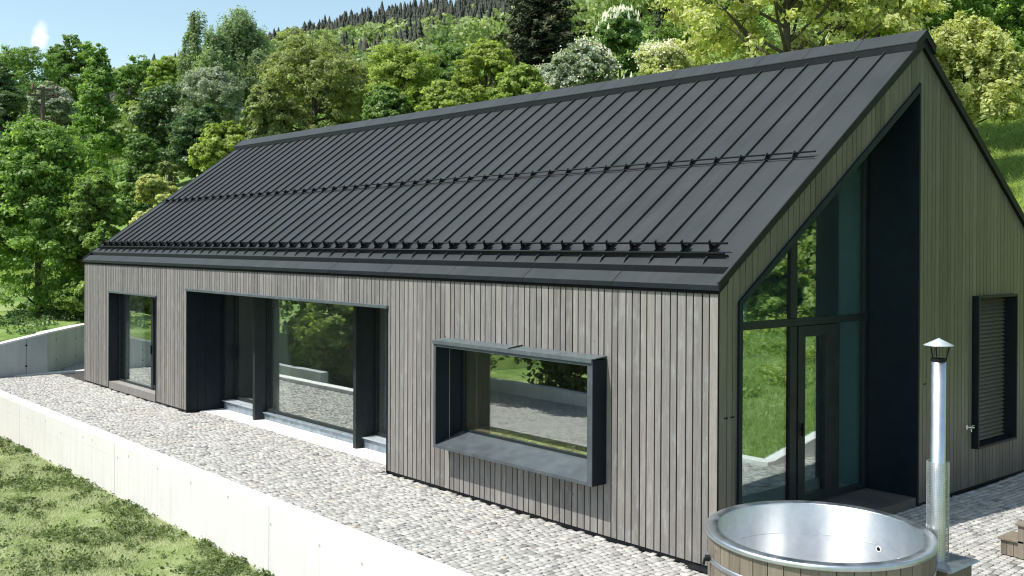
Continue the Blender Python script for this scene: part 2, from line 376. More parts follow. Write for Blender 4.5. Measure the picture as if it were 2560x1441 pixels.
for i in range(4):
    (xa, ya), (xb, yb) = WP[i], WP[i+1]; d = Vector((xb-xa, yb-ya)).normalized(); nrm = Vector((d.y, -d.x))
    if nrm.x > 0: nrm = -nrm
    o2 = nrm*.3
    b.add([(xa, ya, -.3), (xb, yb, -.3), (xb+o2.x, yb+o2.y, -.3), (xa+o2.x, ya+o2.y, -.3), (xa, ya, tops[i]), (xb, yb, tops[i+1]), (xb+o2.x, yb+o2.y, tops[i+1]), (xa+o2.x, ya+o2.y, tops[i])],
          [(0,3,2,1),(4,5,6,7),(0,1,5,4),(1,2,6,5),(2,3,7,6),(3,0,4,7)])
    c0 = MB
    cap.add([(xa-nrm.x*.004, ya-nrm.y*.004, tops[i]+.003), (xb-nrm.x*.004, yb-nrm.y*.004, tops[i+1]+.003), (xb+o2.x, yb+o2.y, tops[i+1]+.003), (xa+o2.x, ya+o2.y, tops[i]+.003),
             (xa-nrm.x*.004, ya-nrm.y*.004, tops[i]+.05), (xb-nrm.x*.004, yb-nrm.y*.004, tops[i+1]+.05), (xb+o2.x, yb+o2.y, tops[i+1]+.05), (xa+o2.x, ya+o2.y, tops[i]+.05)],
            [(0,3,2,1),(4,5,6,7),(0,1,5,4),(1,2,6,5),(2,3,7,6),(3,0,4,7)])
b.build('wall_body', m_concg, lwl); cap.build('wall_coping', m_conc, lwl)
hl = MB(); jl = MB()
for i, t, zs in ((1, .25, (.25, .75)), (1, .78, (.3, .86)), (2, .45, (.25, .8)), (3, .2, (.2, .5))):
    (xa, ya), (xb, yb) = WP[i], WP[i+1]; px, py = xa+(xb-xa)*t, ya+(yb-ya)*t; d = Vector((xb-xa, yb-ya, 0)).normalized(); nn = Vector((-d.y, d.x, 0)); nn = nn if nn.x > 0 else -nn
    P = Vector((px, py, 0)); zt = tops[i]+(tops[i+1]-tops[i])*t
    a_, b_ = P+nn*.002-d*.008, P+nn*.002+d*.008
    jl.add([(a_.x, a_.y, 0), (b_.x, b_.y, 0), (b_.x, b_.y, zt), (a_.x, a_.y, zt)], [(0, 1, 2, 3)])
    for z in zs: hl.tube(P+nn*-.02+Vector((0, 0, z)), P+nn*.003+Vector((0, 0, z)), .028, n=12)
hl.build('tie_hole', m_back, lwl); jl.build('formwork_joint', M_plain('wall_joint', (.14, .16, .17), .9), lwl)
b = MB(); b.box(-32, -17.8, -4.0, -3.75, -1.2, .0); tag(b.build('garden_wall', m_concg, bevel=.01), 'low grey garden wall seen reflected in the large sliding window', 'wall')
bw = thing('bank_wall', 'white concrete kerb wall holding the grass bank, seen reflected in gable glazing', 'wall')
b = MB(); b.box(1.25, 8, 4.9, 5.1, -.3, .07); b.build('wall_body', m_conc, bw, .01)
b = MB(); b.prism([(5.1, -.3), (12, -.3), (12, 1.45), (5.1, .07)], 'x', 1.25, 1.45); b.build('wing_wall', m_conc, bw)

# cobbled drive and hedge side of the garden, seen only in the window reflections
m_drive = M_grass('drive_setts', [(.2, .2, .19), (.38, .37, .35), (.5, .48, .45)], 9)
b = MB(); b.box(-26, 2.5, -10.2, -6.35, -1.1, -.835); tag(b.build('road', m_drive), kind='structure')
b = MB(); b.box(-26, 2.5, -10.5, -10.2, -1.2, -.5); tag(b.build('kerb_wall', m_conc, bevel=.01), 'low white wall beyond the cobbled drive, seen reflected in the box window', 'wall')
# ---------------------------------------------------------------- house
L = 20.0; D = 8.7; RS = .73; RC = 3.14; RY = 4.35; RZ = RC+RS*RY
house = thing('house', 'long gabled timber house with dark standing seam metal roof and grey board cladding', 'house')
BP = [.128, .098]
def board_edges(a, b):
    e = []; x = a; i = 0
    while x < b-.02:
        w = BP[i % 2]*random.uniform(.97, 1.03); e.append((x, min(x+w, b))); x += w; i += 1
    return e
# front wall: boards clipped round the three openings
OPEN = [(-18.25, -15.33, 0, 2.36), (-13.73, -6.29, 0, 2.57), (-4.78, -1.65, .66, 2.15)]
fw = MB(); bk = MB()
for x0, x1 in board_edges(-20.0, 0.0):
    a, b_ = x0+.0085, x1-.0085; cm = (x0+x1)/2; tone = min(1, max(0, random.gauss(.45, .25))); yo = random.uniform(0, .0025)
    segs = [(.04, 3.04)]
    for ox0, ox1, oz0, oz1 in OPEN:
        if ox0 < cm < ox1:
            ns_ = []
            for z0, z1 in segs:
                if oz0 > z0+.02: ns_.append((z0, oz0))
                if oz1 < z1: ns_.append((max(z0, oz1), z1))
            segs = ns_
    for z0, z1 in segs: fw.box(a, b_, yo, .009+yo, z0, z1, tone)
fw.build('front_cladding', m_wood, house, .0015)
def wall_with_holes(b, x0, x1, z0, z1, holes, y0, y1):
    xs = sorted({x0, x1, *[h[0] for h in holes], *[h[1] for h in holes]})
    for a, c in zip(xs, xs[1:]):
        m = (a+c)/2; seg = [(z0, z1)]
        for h in holes:
            if h[0] < m < h[1]:
                seg = [q for s_ in seg for q in ((s_[0], h[2]), (h[3], s_[1])) if q[1]-q[0] > .001]
        for s_ in seg: b.box(a, c, y0, y1, *s_)
wall_with_holes(bk, -19.97, -.262, 0.005, 3.06, OPEN, .0122, .24)
bk.build('front_wall', m_back, house)
# gable wall: boards in y, clipped under the rake and round the tall opening
GO = dict(y0=.37, y1=4.32, zl=2.876, zr=5.70)
def rakez(y): return RC - .12 + RS*(y if y < RY else D-y)
def opz(y): return GO['zl']+(GO['zr']-GO['zl'])*(y-GO['y0'])/(GO['y1']-GO['y0'])
GW = (5.95, 7.25, .58, 2.80)
gw = MB()
for y0, y1 in board_edges(0.026, D):
    a, b_ = y0+.005, y1-.005; tone = min(1, max(0, random.gauss(.5, .25))); xo = random.uniform(-.002, 0); cm = (y0+y1)/2
    if a < RY < b_: top = [(a, rakez(a)), (RY, rakez(RY)), (b_, rakez(b_))]
    else: top = [(a, rakez(a)), (b_, rakez(b_))]
    def piece(lo, hi):      # lo, hi: lists of (y,z) left to right
        gw.prism(lo+hi[::-1], 'x', -.010+xo, xo, tone)
    if GO['y0'] < cm < GO['y1']:
        aa = max(a, GO['y0']); piece([(a, opz(a)), (b_, opz(b_))], top)
    elif GW[0] < cm < GW[1]:
        piece([(a, .04), (b_, .04)], [(a, GW[2]), (b_, GW[2])]); piece([(a, GW[3]), (b_, GW[3])], top)
    else: piece([(a, .04), (b_, .04)], top)
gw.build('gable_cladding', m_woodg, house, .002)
bk = MB()
q = GO
bk.prism([(.013, .005), (q['y0'], .005), (q['y0'], q['zl']), (q['y1'], q['zr']), (q['y1'], .005), (GW[0], .005), (GW[0], rakez(GW[0])-.02), (RY, rakez(RY)-.02), (.013, rakez(.013)-.02)], 'x', -.26, -.0125)
bk.box(-.26, -.0125, GW[0], GW[1], .005, GW[2]); bk.prism([(GW[0], GW[3]), (GW[1], GW[3]), (GW[1], rakez(GW[1])-.02), (GW[0], rakez(GW[0])-.02)], 'x', -.26, -.0125)
bk.prism([(GW[1], .005), (D-.03, .005), (D-.03, rakez(D)-.02), (GW[1], rakez(GW[1])-.02)], 'x', -.26, -.0125)
bk.build('gable_wall', m_back, house)
b = MB(); b.prism([(.26, .0), (D, 0), (D, rakez(D)-.02), (RY, rakez(RY)-.02), (.013, rakez(.013)-.02)], 'x', -20.0, -19.75); b.build('far_gable_wall', m_wood, house)
b = MB(); b.box(-19.75, -.26, D-.26, D-.02, 0, 3.0); b.build('back_wall', m_wood, house)
for q_ in ((-19.96, -18.24, .012, .05), (-15.34, -13.72, .012, .05), (-6.3, -.04, .012, .05), (-.05, -.012, .05, .36), (-.05, -.012, 4.33, D-.04)): MB().box(*q_, -.02, .045).build('plinth', m_black, house)
# roof
rf = MB()
y_lo = .19
def slab(b, y0, y1, x0, x1, up, th, tone=.5):  # along front slope, 'up' above the roof plane
    b.prism([(y0, RC+RS*y0+up-th), (y1, RC+RS*y1+up-th), (y1, RC+RS*y1+up), (y0, RC+RS*y0+up)], 'x', x0, x1, tone)
slab(rf, y_lo, RY-.001, -20.03, .03, 0, .06)
rf.prism([(RY, RZ-.06), (D+.06, RC-RS*.06-.06), (D+.06, RC-RS*.06), (RY, RZ)], 'x', -20.03, .03)
n_seam = 49
for i in range(n_seam):
    x = -.39-.4*i
    rf.prism([(y_lo+.012, RC+RS*(y_lo+.012)), (RY-.2, RC+RS*(RY-.2)), (RY-.2, RC+RS*(RY-.2)+.04), (y_lo+.05, RC+RS*(y_lo+.05)+.04)], 'x', x-.006, x+.006)
rf.build('roof_panels', m_roof, house)
b = MB(); slab(b, -.02, y_lo-.03, -20.02, .02, -.075, .06); slab(b, y_lo-.05, y_lo+.02, -20.0, .0, -.061, .05); b.build('gutter_bed', m_back, house)
eb = MB(); x = 0.04; e = [0.04, -1.53, -3.13, -4.74, -6.34, -7.95, -9.55, -11.15, -12.75, -14.35, -15.95, -17.55, -19.15, -20.04]
for x1, x0 in zip(e, e[1:]):
    eb.prism([(-.035, 3.035), (-.035, 3.085+.005), (.125, 3.085+.005+.16*RS), (.125, 3.08+.16*RS-.03), (-.01, 3.035)], 'x', x0+.005, x1-.005)
eb.build('eave_band', m_roof, house, .003)
b = MB()
for x1, x0 in zip(e, e[1:]): b.box(x0+.003, x1-.003, -.04, -.0355, 3.03, 3.083)
b.build('eave_fascia', m_dark, house)
b = MB(); slab(b, y_lo-.006, y_lo+.0, -20.02, .02, .004, .085); b.build('drip_edge', m_black, house)
# rake trims
def rake(b, xa, xb):
    b.prism([(-.045, RC-.105+RS*-.045+.02), (RY, RZ-.115), (D+.05, RC-.115-RS*.05), (D+.05, RC+.012-RS*.05), (RY, RZ+.012), (-.045, RC+.012+RS*-.045)], 'x', xa, xb)
b = MB(); rake(b, .031, .046); b.build('rake_trim', m_black, house)
b = MB(); rake(b, -20.046, -20.031); b.build('rake_trim', m_black, house)
for xa in (0.0, -20.03): rb = MB(); slab(rb, -.03, RY-.3, xa, xa+.03, .006, .02); rb.build('rake_flashing', m_roof, house)
rc = MB(); x = .085; first = True
while x > -20.09:
    w = .835 if not first else .93; x0 = max(x-w, -20.09); up = .118
    yl, zl = RY-.27, RZ-.27*RS+up
    rc.prism([(yl, zl-.012), (RY, RZ+up-.012), (D-yl, zl-.012), (D-yl, zl), (RY, RZ+up), (yl, zl)], 'x', x0+.004, x-.004); x = x0-.0; first = False
    if x0 <= -20.089: break
rc.build('ridge_cap', m_roof, house)
b = MB(); yl = RY-.265; b.prism([(yl, RZ-.27*RS+.008), (yl, RZ-.27*RS+.104), (RY, RZ+.102), (D-yl, RZ-.27*RS+.104), (D-yl, RZ-.27*RS+.008), (RY, RZ+.01)], 'x', -20.08, .075); b.build('ridge_batten', m_black, house)
# snow guards
def guard(yc, h, pr, two, x1, x0, nb, first):
    nrm = Vector((0, -RS, 1)).normalized(); up = Vector((0, 1, RS)).normalized()
    def P(x, y, hh): v = Vector((x, y, RC+RS*y)) + nrm*hh; return v
    g = MB()
    if two: # eave guard: two fat pipes and the ice strip
        g.tube(P(x0, yc+.06, h), P(x1, yc+.06, h), pr); g.tube(P(x0, yc-.03, h*.5), P(x1, yc-.03, h*.5), pr*1.15)
    else:
        g.tube(P(x0, yc+.03, h), P(x1, yc+.03, h), pr); g.tube(P(x0, yc-.02, h*.42), P(x1, yc-.02, h*.42), pr*.7)
    go = g.build('snow_guard', m_black, house, smooth=True)
    if two:
        s = MB(); a = P(0, yc-.05, .02); c = P(0, yc-.045, .055)
        s.prism([(a.y, a.z), (a.y+.004, a.z), (c.y+.004, c.z), (c.y, c.z)], 'x', x0-.02, x1+.06); s.build('ice_stop', m_black, go)
    br = MB()
    hh = h+.035
    def pp(y, q): v = P(0, y, q); return (v.y-yc, v.z-RC-RS*yc)
    if two: poly = [pp(yc-.045, .0), pp(yc+.07, 0), pp(yc+.075, .03), pp(yc+.07, hh), pp(yc+.045, hh), pp(yc+.02, h*.6), pp(yc-.04, h*.55)]
    else: poly = [pp(yc-.03, .0), pp(yc+.05, 0), pp(yc+.05, hh*.8), pp(yc+.035, hh*.9), pp(yc-.028, hh*.5)]
    br.prism(poly, 'x', -.005, .005); 
    if two:
        br.prism([pp(yc+.045, hh-.006), pp(yc+.08, hh-.006), pp(yc+.08, hh), pp(yc+.045, hh)], 'x', -.009, .009)
        br.prism([pp(yc+.06, .05), pp(yc+.11, .05), pp(yc+.10, .08), pp(yc+.06, .085)], 'x', .005, .05)
    else: br.prism([pp(yc-.02, .0), pp(yc+.04, 0), pp(yc+.035, .045), pp(yc-.015, .045)], 'x', -.009, .009)
    b0 = br.build('bracket', m_black, go)
    for i in range(nb):
        o = b0 if i == 0 else b0.copy()
        if i: COL.objects.link(o); o.parent = go
        o.location = (first-.4*i, yc, RC+RS*yc)
guard(.36, .115, .013, True, -.15, -19.85, 49, -.39)
guard(1.98, .06, .011, False, -.09, -19.9, 49, -.39)

# ---- front openings
def lined(b, x0, x1, z0, z1, ya, yb, t=.02, bottom=True):
    b.box(x0, x0+t, ya, yb, z0, z1); b.box(x1-t, x1, ya, yb, z0, z1); b.box(x0+t, x1-t, ya, yb, z1-t, z1)
    if bottom: b.box(x0+t, x1-t, ya, yb, z0, z0+t)
def framed(b, x0, x1, z0, z1, y, w=.05, d=.07):
    b.box(x0, x0+w, y, y+d, z0, z1); b.box(x1-w, x1, y, y+d, z0, z1); b.box(x0+w, x1-w, y, y+d, z0, z0+w); b.box(x0+w, x1-w, y, y+d, z1-w, z1)
def pane(x0, x1, z0, z1, y, par, m=None):
    b = MB(); b.box(x0, x1, y, y+.012, z0, z1); return b.build('pane', m or m_glass, par)
# small sliding window
w1 = MB(); lined(w1, -18.25, -15.33, .0, 2.36, -.012, .30, .025, False); w1o = w1.build('window_surround', m_navy, house)
b = MB(); b.box(-18.26, -15.32, -.035, .03, 2.322, 2.365); b.build('head_flashing', m_flash, w1o, .004)
b = MB(); b.box(-18.225, -15.355, -.004, .28, .015, .19); b.build('timber_step', m_wood, w1o, .004)
wf = MB(); framed(wf, -18.225, -15.355, .19, 2.335, .22, .045); wf.box(-16.15, -16.04, .20, .28, .19, 2.335); wf.box(-16.04, -15.42, .21, .27, .235, .30); wf.box(-16.04, -15.42, .21, .27, 2.24, 2.29)
wfo = wf.build('window', m_frame, house); pane(-18.18, -16.15, .235, 2.29, .24, wfo); pane(-16.04, -15.4, .30, 2.24, .235, wfo)
b = MB(); b.box(-16.11, -16.08, .17, .20, 1.0, 1.2); b.build('handle', m_black, wfo)
# large opening with three panes
OP = MB(); lined(OP, -13.73, -6.29, 0, 2.57, -.012, 1.05, .025, False)
o2 = OP.build('window_surround', m_navy, house)
b = MB(); 
for k in range(5): b.box(-13.706, -13.698, .06+k*.17, .066+k*.17+.004, 0.02, 2.54)
b.build('reveal_seam', m_black, o2)
b = MB(); b.box(-13.74, -11.3, -.04, .03, 2.525, 2.575); b.box(-11.295, -8.9, -.04, .03, 2.525, 2.573); b.box(-8.895, -6.28, -.04, .03, 2.525, 2.575); b.build('head_flashing', m_flash, o2, .004)
for nm, x0, x1, y, zb in (('window', -13.6, -12.0, 1.0, .2), ('window', -11.95, -8.24, .87, .16), ('window', -8.2, -6.32, 1.0, .2)):
    b = MB(); framed(b, x0, x1, zb, 2.54, y, .06); 
    fo = b.build(nm, m_frame, house); pane(x0+.06, x1-.06, zb+.06, 2.48, y+.02, fo)
    b = MB(); b.box(x0-.02, x1+.02, y-.26 if y > .9 else y-.09, y-.002, zb-.025, zb-.005); b.build('sill', m_lightmetal if y > .9 else m_zinc, fo, .003)
    b = MB(); b.box(x0, x1, y-.22 if y > .9 else y-.05, y+.02, 0, zb-.026); b.build('upstand', m_zinc, fo)
b = MB(); b.box(-13.50, -13.47, .94, .985, 1.05, 1.35); b.build('handle', m_black, house)
for x in (-12.0, -8.27):
    b = MB(); b.box(x, x+.09, .62, .72, 0, 2.545); b.box(x+.012, x+.09, .72, .74, 0, 2.545); b.box(x, x+.09, .74, .86, 0, 2.545); b.box(x+.0, x+.08, .86, 1.0, 0, 2.545); b.build('shutter_post', m_frame, house, .003)
b = MB(); b.box(-13.70, -13.6, .8, 1.04, .0, 2.545); b.build('shutter_post', m_frame, house)
# projecting box window
bx = MB(); x0, x1, z0, z1 = -4.78, -1.65, .66, 2.15; ya = -.235; t = .04
bx.box(x0, x0+t, ya, .26, z0, z1-.0); bx.box(x1-.075, x1, ya, .26, z0, z1); bx.box(x0+t, x1-.075, ya, .26, z1-t, z1)
bxo = bx.build('box_window', m_navy, house, .003)
b = MB(); b.prism([(ya, z0), (.255, z0), (.255, .845), (ya, .70)], 'x', x0+t, x1-.075); b.build('sill', m_sill, bxo)
b = MB(); e2 = ya-.014
b.box(x0-.006, x0+.045, e2, ya-.001, z0, z1); b.box(x1-.08, x1+.004, e2, ya-.001, z0, z1); b.box(x0+.045, x1-.08, e2, ya-.001, z1-.07, z1-.012); b.box(x0+.045, x1-.08, e2, ya-.001, z0, z0+.045); b.build('edge_trim', m_sill, bxo, .003)
b = MB(); b.prism([(ya-.03, z1+.006), (-.002, z1+.03), (-.002, z1+.042), (ya-.03, z1+.018)], 'x', x0-.01, -3.17); b.prism([(ya-.03, z1+.006), (-.002, z1+.03), (-.002, z1+.042), (ya-.03, z1+.018)], 'x', -3.16, x1+.005)
b.box(x0-.01, x1+.005, ya-.032, ya-.018, z1-.03, z1+.012); b.build('head_flashing', m_flash, bxo)
b = MB(); b.prism([(ya-.01, z1+.02), (-.01, z1+.046), (-.01, z1+.06), (ya-.01, z1+.032)], 'x', -3.175, -3.155); b.build('flashing_clip', m_black, bxo)
b = MB(); framed(b, x0+t, x1-.075, .84, 2.11, .235, .035, .05); fo = b.build('window', m_frame, house); pane(x0+t+.035, x1-.11, .875, 2.075, .25, fo)
b = MB(); b.box(x0+t, x1-.075, .29, .75, .80, .868); b.build('window_board', m_ply, fo)

# ---- gable opening
gl = MB(); a0, a1 = GO['y0'], GO['y1']
def op_at(y): return opz(y)
t = .045
gl.prism([(a0-.03, 0.0), (a0+.03, 0.0), (a0+.03, GO['zl']-.02), (a0-.03, GO['zl']+.02)], 'x', -.75, .03)
gl.prism([(a0-.03, GO['zl']+.022), (a0+.03, GO['zl']-.018), (a1-.02, GO['zr']-.10), (a1-.02, GO['zr']+.0)], 'x', -.75, .03)
gl.box(-.75, .012, a1-.02, a1+.02, 0, GO['zr']+.02)
glo = gl.build('gable_surround', m_navy, house, .003)
GX = -.75
def gbox(b, y0, y1, z0, z1, x0=GX, d=.07): b.box(x0-d, x0, y0, y1, z0, z1)
gf = MB()
gbox(gf, 2.45, 2.60, .14, 2.475, GX+.0); gbox(gf, a0+.03, 4.30, 2.48, 2.575, GX+.01, .09); gbox(gf, 4.24, 4.30, .14, 2.475); gbox(gf, a0+.03, 4.24, .14, .20)
gbox(gf, 3.52, 3.60, .2, 2.475, GX+.004)
gbox(gf, a0+.03, a0+.08, .2, 2.475)
gbox(gf, 2.46, 2.60, 2.58, opz(2.46)-.1); gf.box(GX-.07, GX, 4.24, 4.3, 2.58, opz(4.24)-.1)
gf.prism([(a0+.03, opz(a0)-.16), (4.24, opz(4.24)-.19), (4.24, opz(4.24)-.08), (a0+.03, opz(a0)-.06)], 'x', GX-.075, GX-.002)
gfo = gf.build('gable_window', m_frame, house)
for y0, y1, z0, z1 in ((.45, 2.45, .2, 2.475), (3.6, 4.24, .2, 2.475)):
    b = MB(); b.box(GX-.045, GX-.03, y0, y1, z0, z1); b.build('pane', m_glassg, gfo)
b = MB(); b.prism([(.4, 2.58), (2.46, 2.58), (2.46, opz(2.46)-.12), (.4, opz(.4)-.12)], 'x', GX-.045, GX-.03); b.build('pane', m_glassg, gfo)
b = MB(); b.prism([(2.60, 2.58), (4.24, 2.58), (4.24, opz(4.24)-.12), (2.60, opz(2.6)-.12)], 'x', GX-.045, GX-.03); b.build('pane', m_glassg, gfo)
dr = MB(); gbox(dr, 2.61, 2.77, .15, 2.47, GX+.015, .08); gbox(dr, 3.24, 3.51, .15, 2.47, GX+.015, .08); gbox(dr, 2.77, 3.24, .15, .27, GX+.015, .08); gbox(dr, 2.77, 3.24, 2.33, 2.47, GX+.015, .08)
dro = dr.build('glass_door', m_frame, house); b = MB(); b.box(GX-.04, GX-.025, 2.76, 3.25, .26, 2.34); b.build('pane', m_glassg, dro)
b = MB(); b.box(GX+.03, GX+.06, 2.66, 2.68, 1.05, 1.22); b.tube((GX+.02, 2.67, 1.14), (GX+.06, 2.67, 1.14), .012); b.build('handle', m_black, dro)
dk = thing('deck', 'low dark timber doorstep platform inside the glazed gable recess', 'deck')
b = MB(); yy = a0+.05
while yy < 4.28: b.box(-.74, -.01, yy, min(yy+.137, 4.29), .09, .13, random.random()); yy += .142
b.build('deck_boards', m_deck, dk, .002)
b = MB(); b.box(-.735, -.02, a0+.05, 4.285, .0, .088); b.build('deck_frame', m_deck, dk)
b = MB(); b.box(-.018, -.004, a0+.05, 4.29, .004, .126); b.build('deck_fascia', m_deck, dk)
# small louvred gable window
lv = MB(); y0, y1, z0, z1 = GW; t = .035
lv.box(-.3, .07, y0, y0+t, z0, z1); lv.box(-.3, .07, y1-t, y1, z0, z1); lv.box(-.3, .07, y0+t, y1-t, z0, z0+t); lv.box(-.3, .07, y0+t, y1-t, z1-t, z1)
lvo = lv.build('louvred_window', m_dark, house, .003)
b = MB(); n = 36
for i in range(n):
    z = z0+.05+i*(z1-z0-.1)/n; b.prism([(-.16, z+.050), (-.157, z+.054), (-.112, z+.004), (-.115, z)], 'y', y0+t, y1-t)
b.build('blind_slats', M_plain('blind_metal', (.13, .12, .09), .4), lvo)
b = MB(); b.box(-.26, -.2, y0+t, y1-t, z0+t, z1-t); b.build('pane', m_back, lvo)
# garden tap and cable slots
b = MB(); b.tube((0, 5.72, .92), (.012, 5.72, .92), .035, n=16); b.tube((.0, 5.72, .92), (.09, 5.74, .92), .012); b.tube((.07, 5.74, .92), (.075, 5.80, .915), .012); b.tube((.06, 5.735, .90), (.07, 5.735, .86), .010); b.tube((.075, 5.70, .945), (.075, 5.80, .945), .007)
b.build('garden_tap', m_pipe, house)
for y in (.145, .255, 4.5): b = MB(); b.box(-.004, .003, y-.035, y+.035, 1.637, 1.652); b.build('cable_slot', m_back, house)
# rooms behind the glass
rm = MB(); rm.box(-19.7, -.9, .95, D-.3, .02, .1); rm.build('room_floor', m_inner, house)
rm = MB(); rm.box(-19.7, -5.2, 5.0, 5.1, .1, 2.75); rm.box(-14.6, -14.5, 1.1, 5, .1, 2.75); rm.box(-5.3, -5.2, .3, 5, .1, 2.75); rm.box(-19.7, -5.2, .4, 5.1, 2.75, 2.8)
rm.build('room_walls', m_white, house)
rm = MB(); rm.box(-5.15, -.9, 5.4, 5.5, .1, 5.5); rm.box(-1.2, -.84, 4.30, 4.45, .1, 4.6); rm.box(-2.6, -2.2, 3.3, 3.5, .1, 4.6); rm.build('partition', m_white, house)
b = MB()
for i in range(9): b.box(-4.76, -4.742, .30+i*.155, .45+i*.155, .84, 2.12, random.random())
for i in range(16): b.box(-5.19, -5.165, .87+i*.16, 1.02+i*.16, .86, 2.4, random.random())
for i in range(20): b.box(-5.16+i*.18, -4.99+i*.18, 2.6, 2.63, .1, 2.5, random.random())
b.build('wall_panelling', m_panel, house)

# ---------------------------------------------------------------- curtains (hang inside, lift away)
def curtain(x0, x1, y, z0, z1, amp, waves, label, grp=None, flare=0.0):
    nx_, nz_ = int(waves*10), 8; V = []; Fq = []
    for i in range(nx_+1):
        u = i/nx_
        for j in range(nz_+1):
            w = j/nz_; x = x0+(x1-x0)*u + flare*(1-w)*(u-.3); V.append((x, y+amp*math.sin(u*waves*2*math.pi)*(.7+.5*(1-w))+.02*math.sin(u*17), z0+(z1-z0)*w))
    for i in range(nx_):
        for j in range(nz_):
            a = i*(nz_+1)+j; Fq.append((a, a+nz_+1, a+nz_+2, a+1))
    b = MB(); b.add(V, Fq); o = b.build('curtain', m_voile, smooth=True, recalc=False); tag(o, label, 'curtain', 'white curtains behind the front windows'); 
    return o
m_voile = bpy.data.materials.new('voile'); m_voile.use_nodes = True; n, l = nodes(m_voile); n.clear()
o = n.new('ShaderNodeOutputMaterial'); a = n.new('ShaderNodeBsdfDiffuse'); a.inputs[0].default_value = (.85, .88, .85, 1); t = n.new('ShaderNodeBsdfTranslucent'); t.inputs[0].default_value = (.8, .85, .8, 1)
tp_ = n.new('ShaderNodeBsdfTransparent'); x1 = n.new('ShaderNodeMixShader'); x1.inputs[0].default_value = .4; x2 = n.new('ShaderNodeMixShader'); x2.inputs[0].default_value = .1
l.new(a.outputs[0], x1.inputs[1]); l.new(t.outputs[0], x1.inputs[2]); l.new(x1.outputs[0], x2.inputs[1]); l.new(tp_.outputs[0], x2.inputs[2]); l.new(x2.outputs[0], o.inputs[0])
curtain(-18.5, -17.1, .42, .22, 2.3, .05, 9, 'sheer white curtain behind the small window at the far left of the facade')
curtain(-12.2, -11.45, 1.06, .2, 2.5, .05, 7, 'sheer white curtain gathered at left edge of the wide middle pane', flare=.35)
curtain(-8.55, -7.5, 1.2, .2, 2.5, .06, 9, 'pale gathered curtain behind the narrow pane beside the box window', flare=.1)

# ---------------------------------------------------------------- hot tub
TX, TY, TR = 1.587, -.552, 1.02; tilt = (R_(1.0), R_(.8), 0)
tub = thing('hot_tub', 'round timber clad hot tub with steel liner standing empty on the cobbles', 'hot tub', loc=(TX, TY, 0))
def tb(b, name, mat, **k):
    o = b.build(name, mat, None, **k); o.parent = tub; return o
b = MB(); b.lathe([(0, .1), (.86, .1), (.895, .14), (.905, .30), (.905, .885), (.91, .898)], n=180)
for i_, v_ in enumerate(b.v):
    a_ = math.atan2(v_[1], v_[0]); k_ = 1+(.0011*math.sin(a_*9+1)+.0008*math.sin(a_*17+2)+.0005*math.sin(a_*31)) if .2 < v_[2] < .88 else 1; b.v[i_] = (v_[0]*k_, v_[1]*k_, v_[2])
tb(b, 'liner', m_steel, smooth=True, recalc=False)
b = MB(); b.lathe([(.9015, .5985), (.9035, .5985), (.9035, .601), (.9015, .601)], n=128, close=True); tb(b, 'liner_seam', m_galv, smooth=True)
b = MB(); b.lathe([(.908, .885), (.91, .897), (.925, .9035), (1.005, .9035), (1.02, .897), (1.022, .86), (1.012, .855), (1.01, .885)], n=128, close=True); tb(b, 'rim', m_rim, smooth=True)
b = MB(); ns_ = 44
for i in range(ns_):
    a0_, a1_ = 2*math.pi*i/ns_+.0035, 2*math.pi*(i+1)/ns_-.0035; am = (a0_+a1_)/2; P = []
    for r in (1.0, .96):
        for a_ in (a0_, am, a1_): P.append((r*math.cos(a_), r*math.sin(a_)))
    P = P[:3]+P[3:][::-1]; b.prism(P, 'z', .02, .862, random.random())
tb(b, 'staves', m_stave, bevel=.002)
b = MB(); b.lathe([(1.003, .62), (1.006, .62), (1.006, .675), (1.003, .675)], n=96, close=True); tb(b, 'hoop', m_galv, smooth=True)
b = MB(); b.lathe([(1.003, .15), (1.006, .15), (1.006, .205), (1.003, .205)], n=96, close=True); tb(b, 'hoop', m_galv, smooth=True)
da = R_(84)
b = MB(); p = Vector((math.cos(da), math.sin(da), 0)); b.tube(p*.903+Vector((0, 0, .56)), p*.899+Vector((0, 0, .56)), .028, n=20); tb(b, 'drain_ring', m_white)
b = MB(); b.tube(p*.9+Vector((0, 0, .56)), p*.8975+Vector((0, 0, .56)), .02, n=20); tb(b, 'drain', m_back)
b = MB(); b.tube((-.62, -.8, .66), (-.65, -.83, .66), .03, n=12); b.tube((-.65, -.83, .66), (-.66, -.84, .60), .012, n=8); tb(b, 'hoop_clamp', m_black)
b = MB()
for k in range(3): b.tube((.75+.03*k, .62-.035*k, .901), (.75+.03*k, .62-.035*k, .908), .011, n=10)
tb(b, 'rim_bolt', m_galv)
tub.rotation_euler = tilt
# stove with flue
SX, SY = 2.275, .345
st = thing('wood_stove', 'box shaped tub stove with tall steel flue and conical rain cap', 'stove', loc=(SX, SY, 0))
def sb(b, name, mat, par=None, **k): o = b.build(name, mat, None, **k); o.parent = par or st; return o
b = MB(); b.box(-.24, .20, -.22, .26, .02, .585); sb(b, 'stove_body', m_stave)
b = MB()
lid = [(-.26, -.25), (.24, -.25), (.24, .30), (-.26, .30)]
b.add([(-.27, -.27, .59), (.26, -.27, .59), (.26, .30, .59), (-.27, .30, .59), (-.25, -.25, .61), (.24, -.25, .61), (.24, .28, .61), (-.25, .28, .61)], [(0,3,2,1),(4,5,6,7),(0,1,5,4),(1,2,6,5),(2,3,7,6),(3,0,4,7)]); sb(b, 'stove_lid', m_galv)
b = MB(); b.lathe([(.066, .6), (.066, 2.47), (.062, 2.47)], n=40); pipe = sb(b, 'flue_pipe', m_pipe, smooth=True)
b = MB(); b.lathe([(.0, 2.665), (.132, 2.60), (.132, 2.594), (.0, 2.645)], n=40); sb(b, 'rain_cap', m_lightmetal, smooth=True)
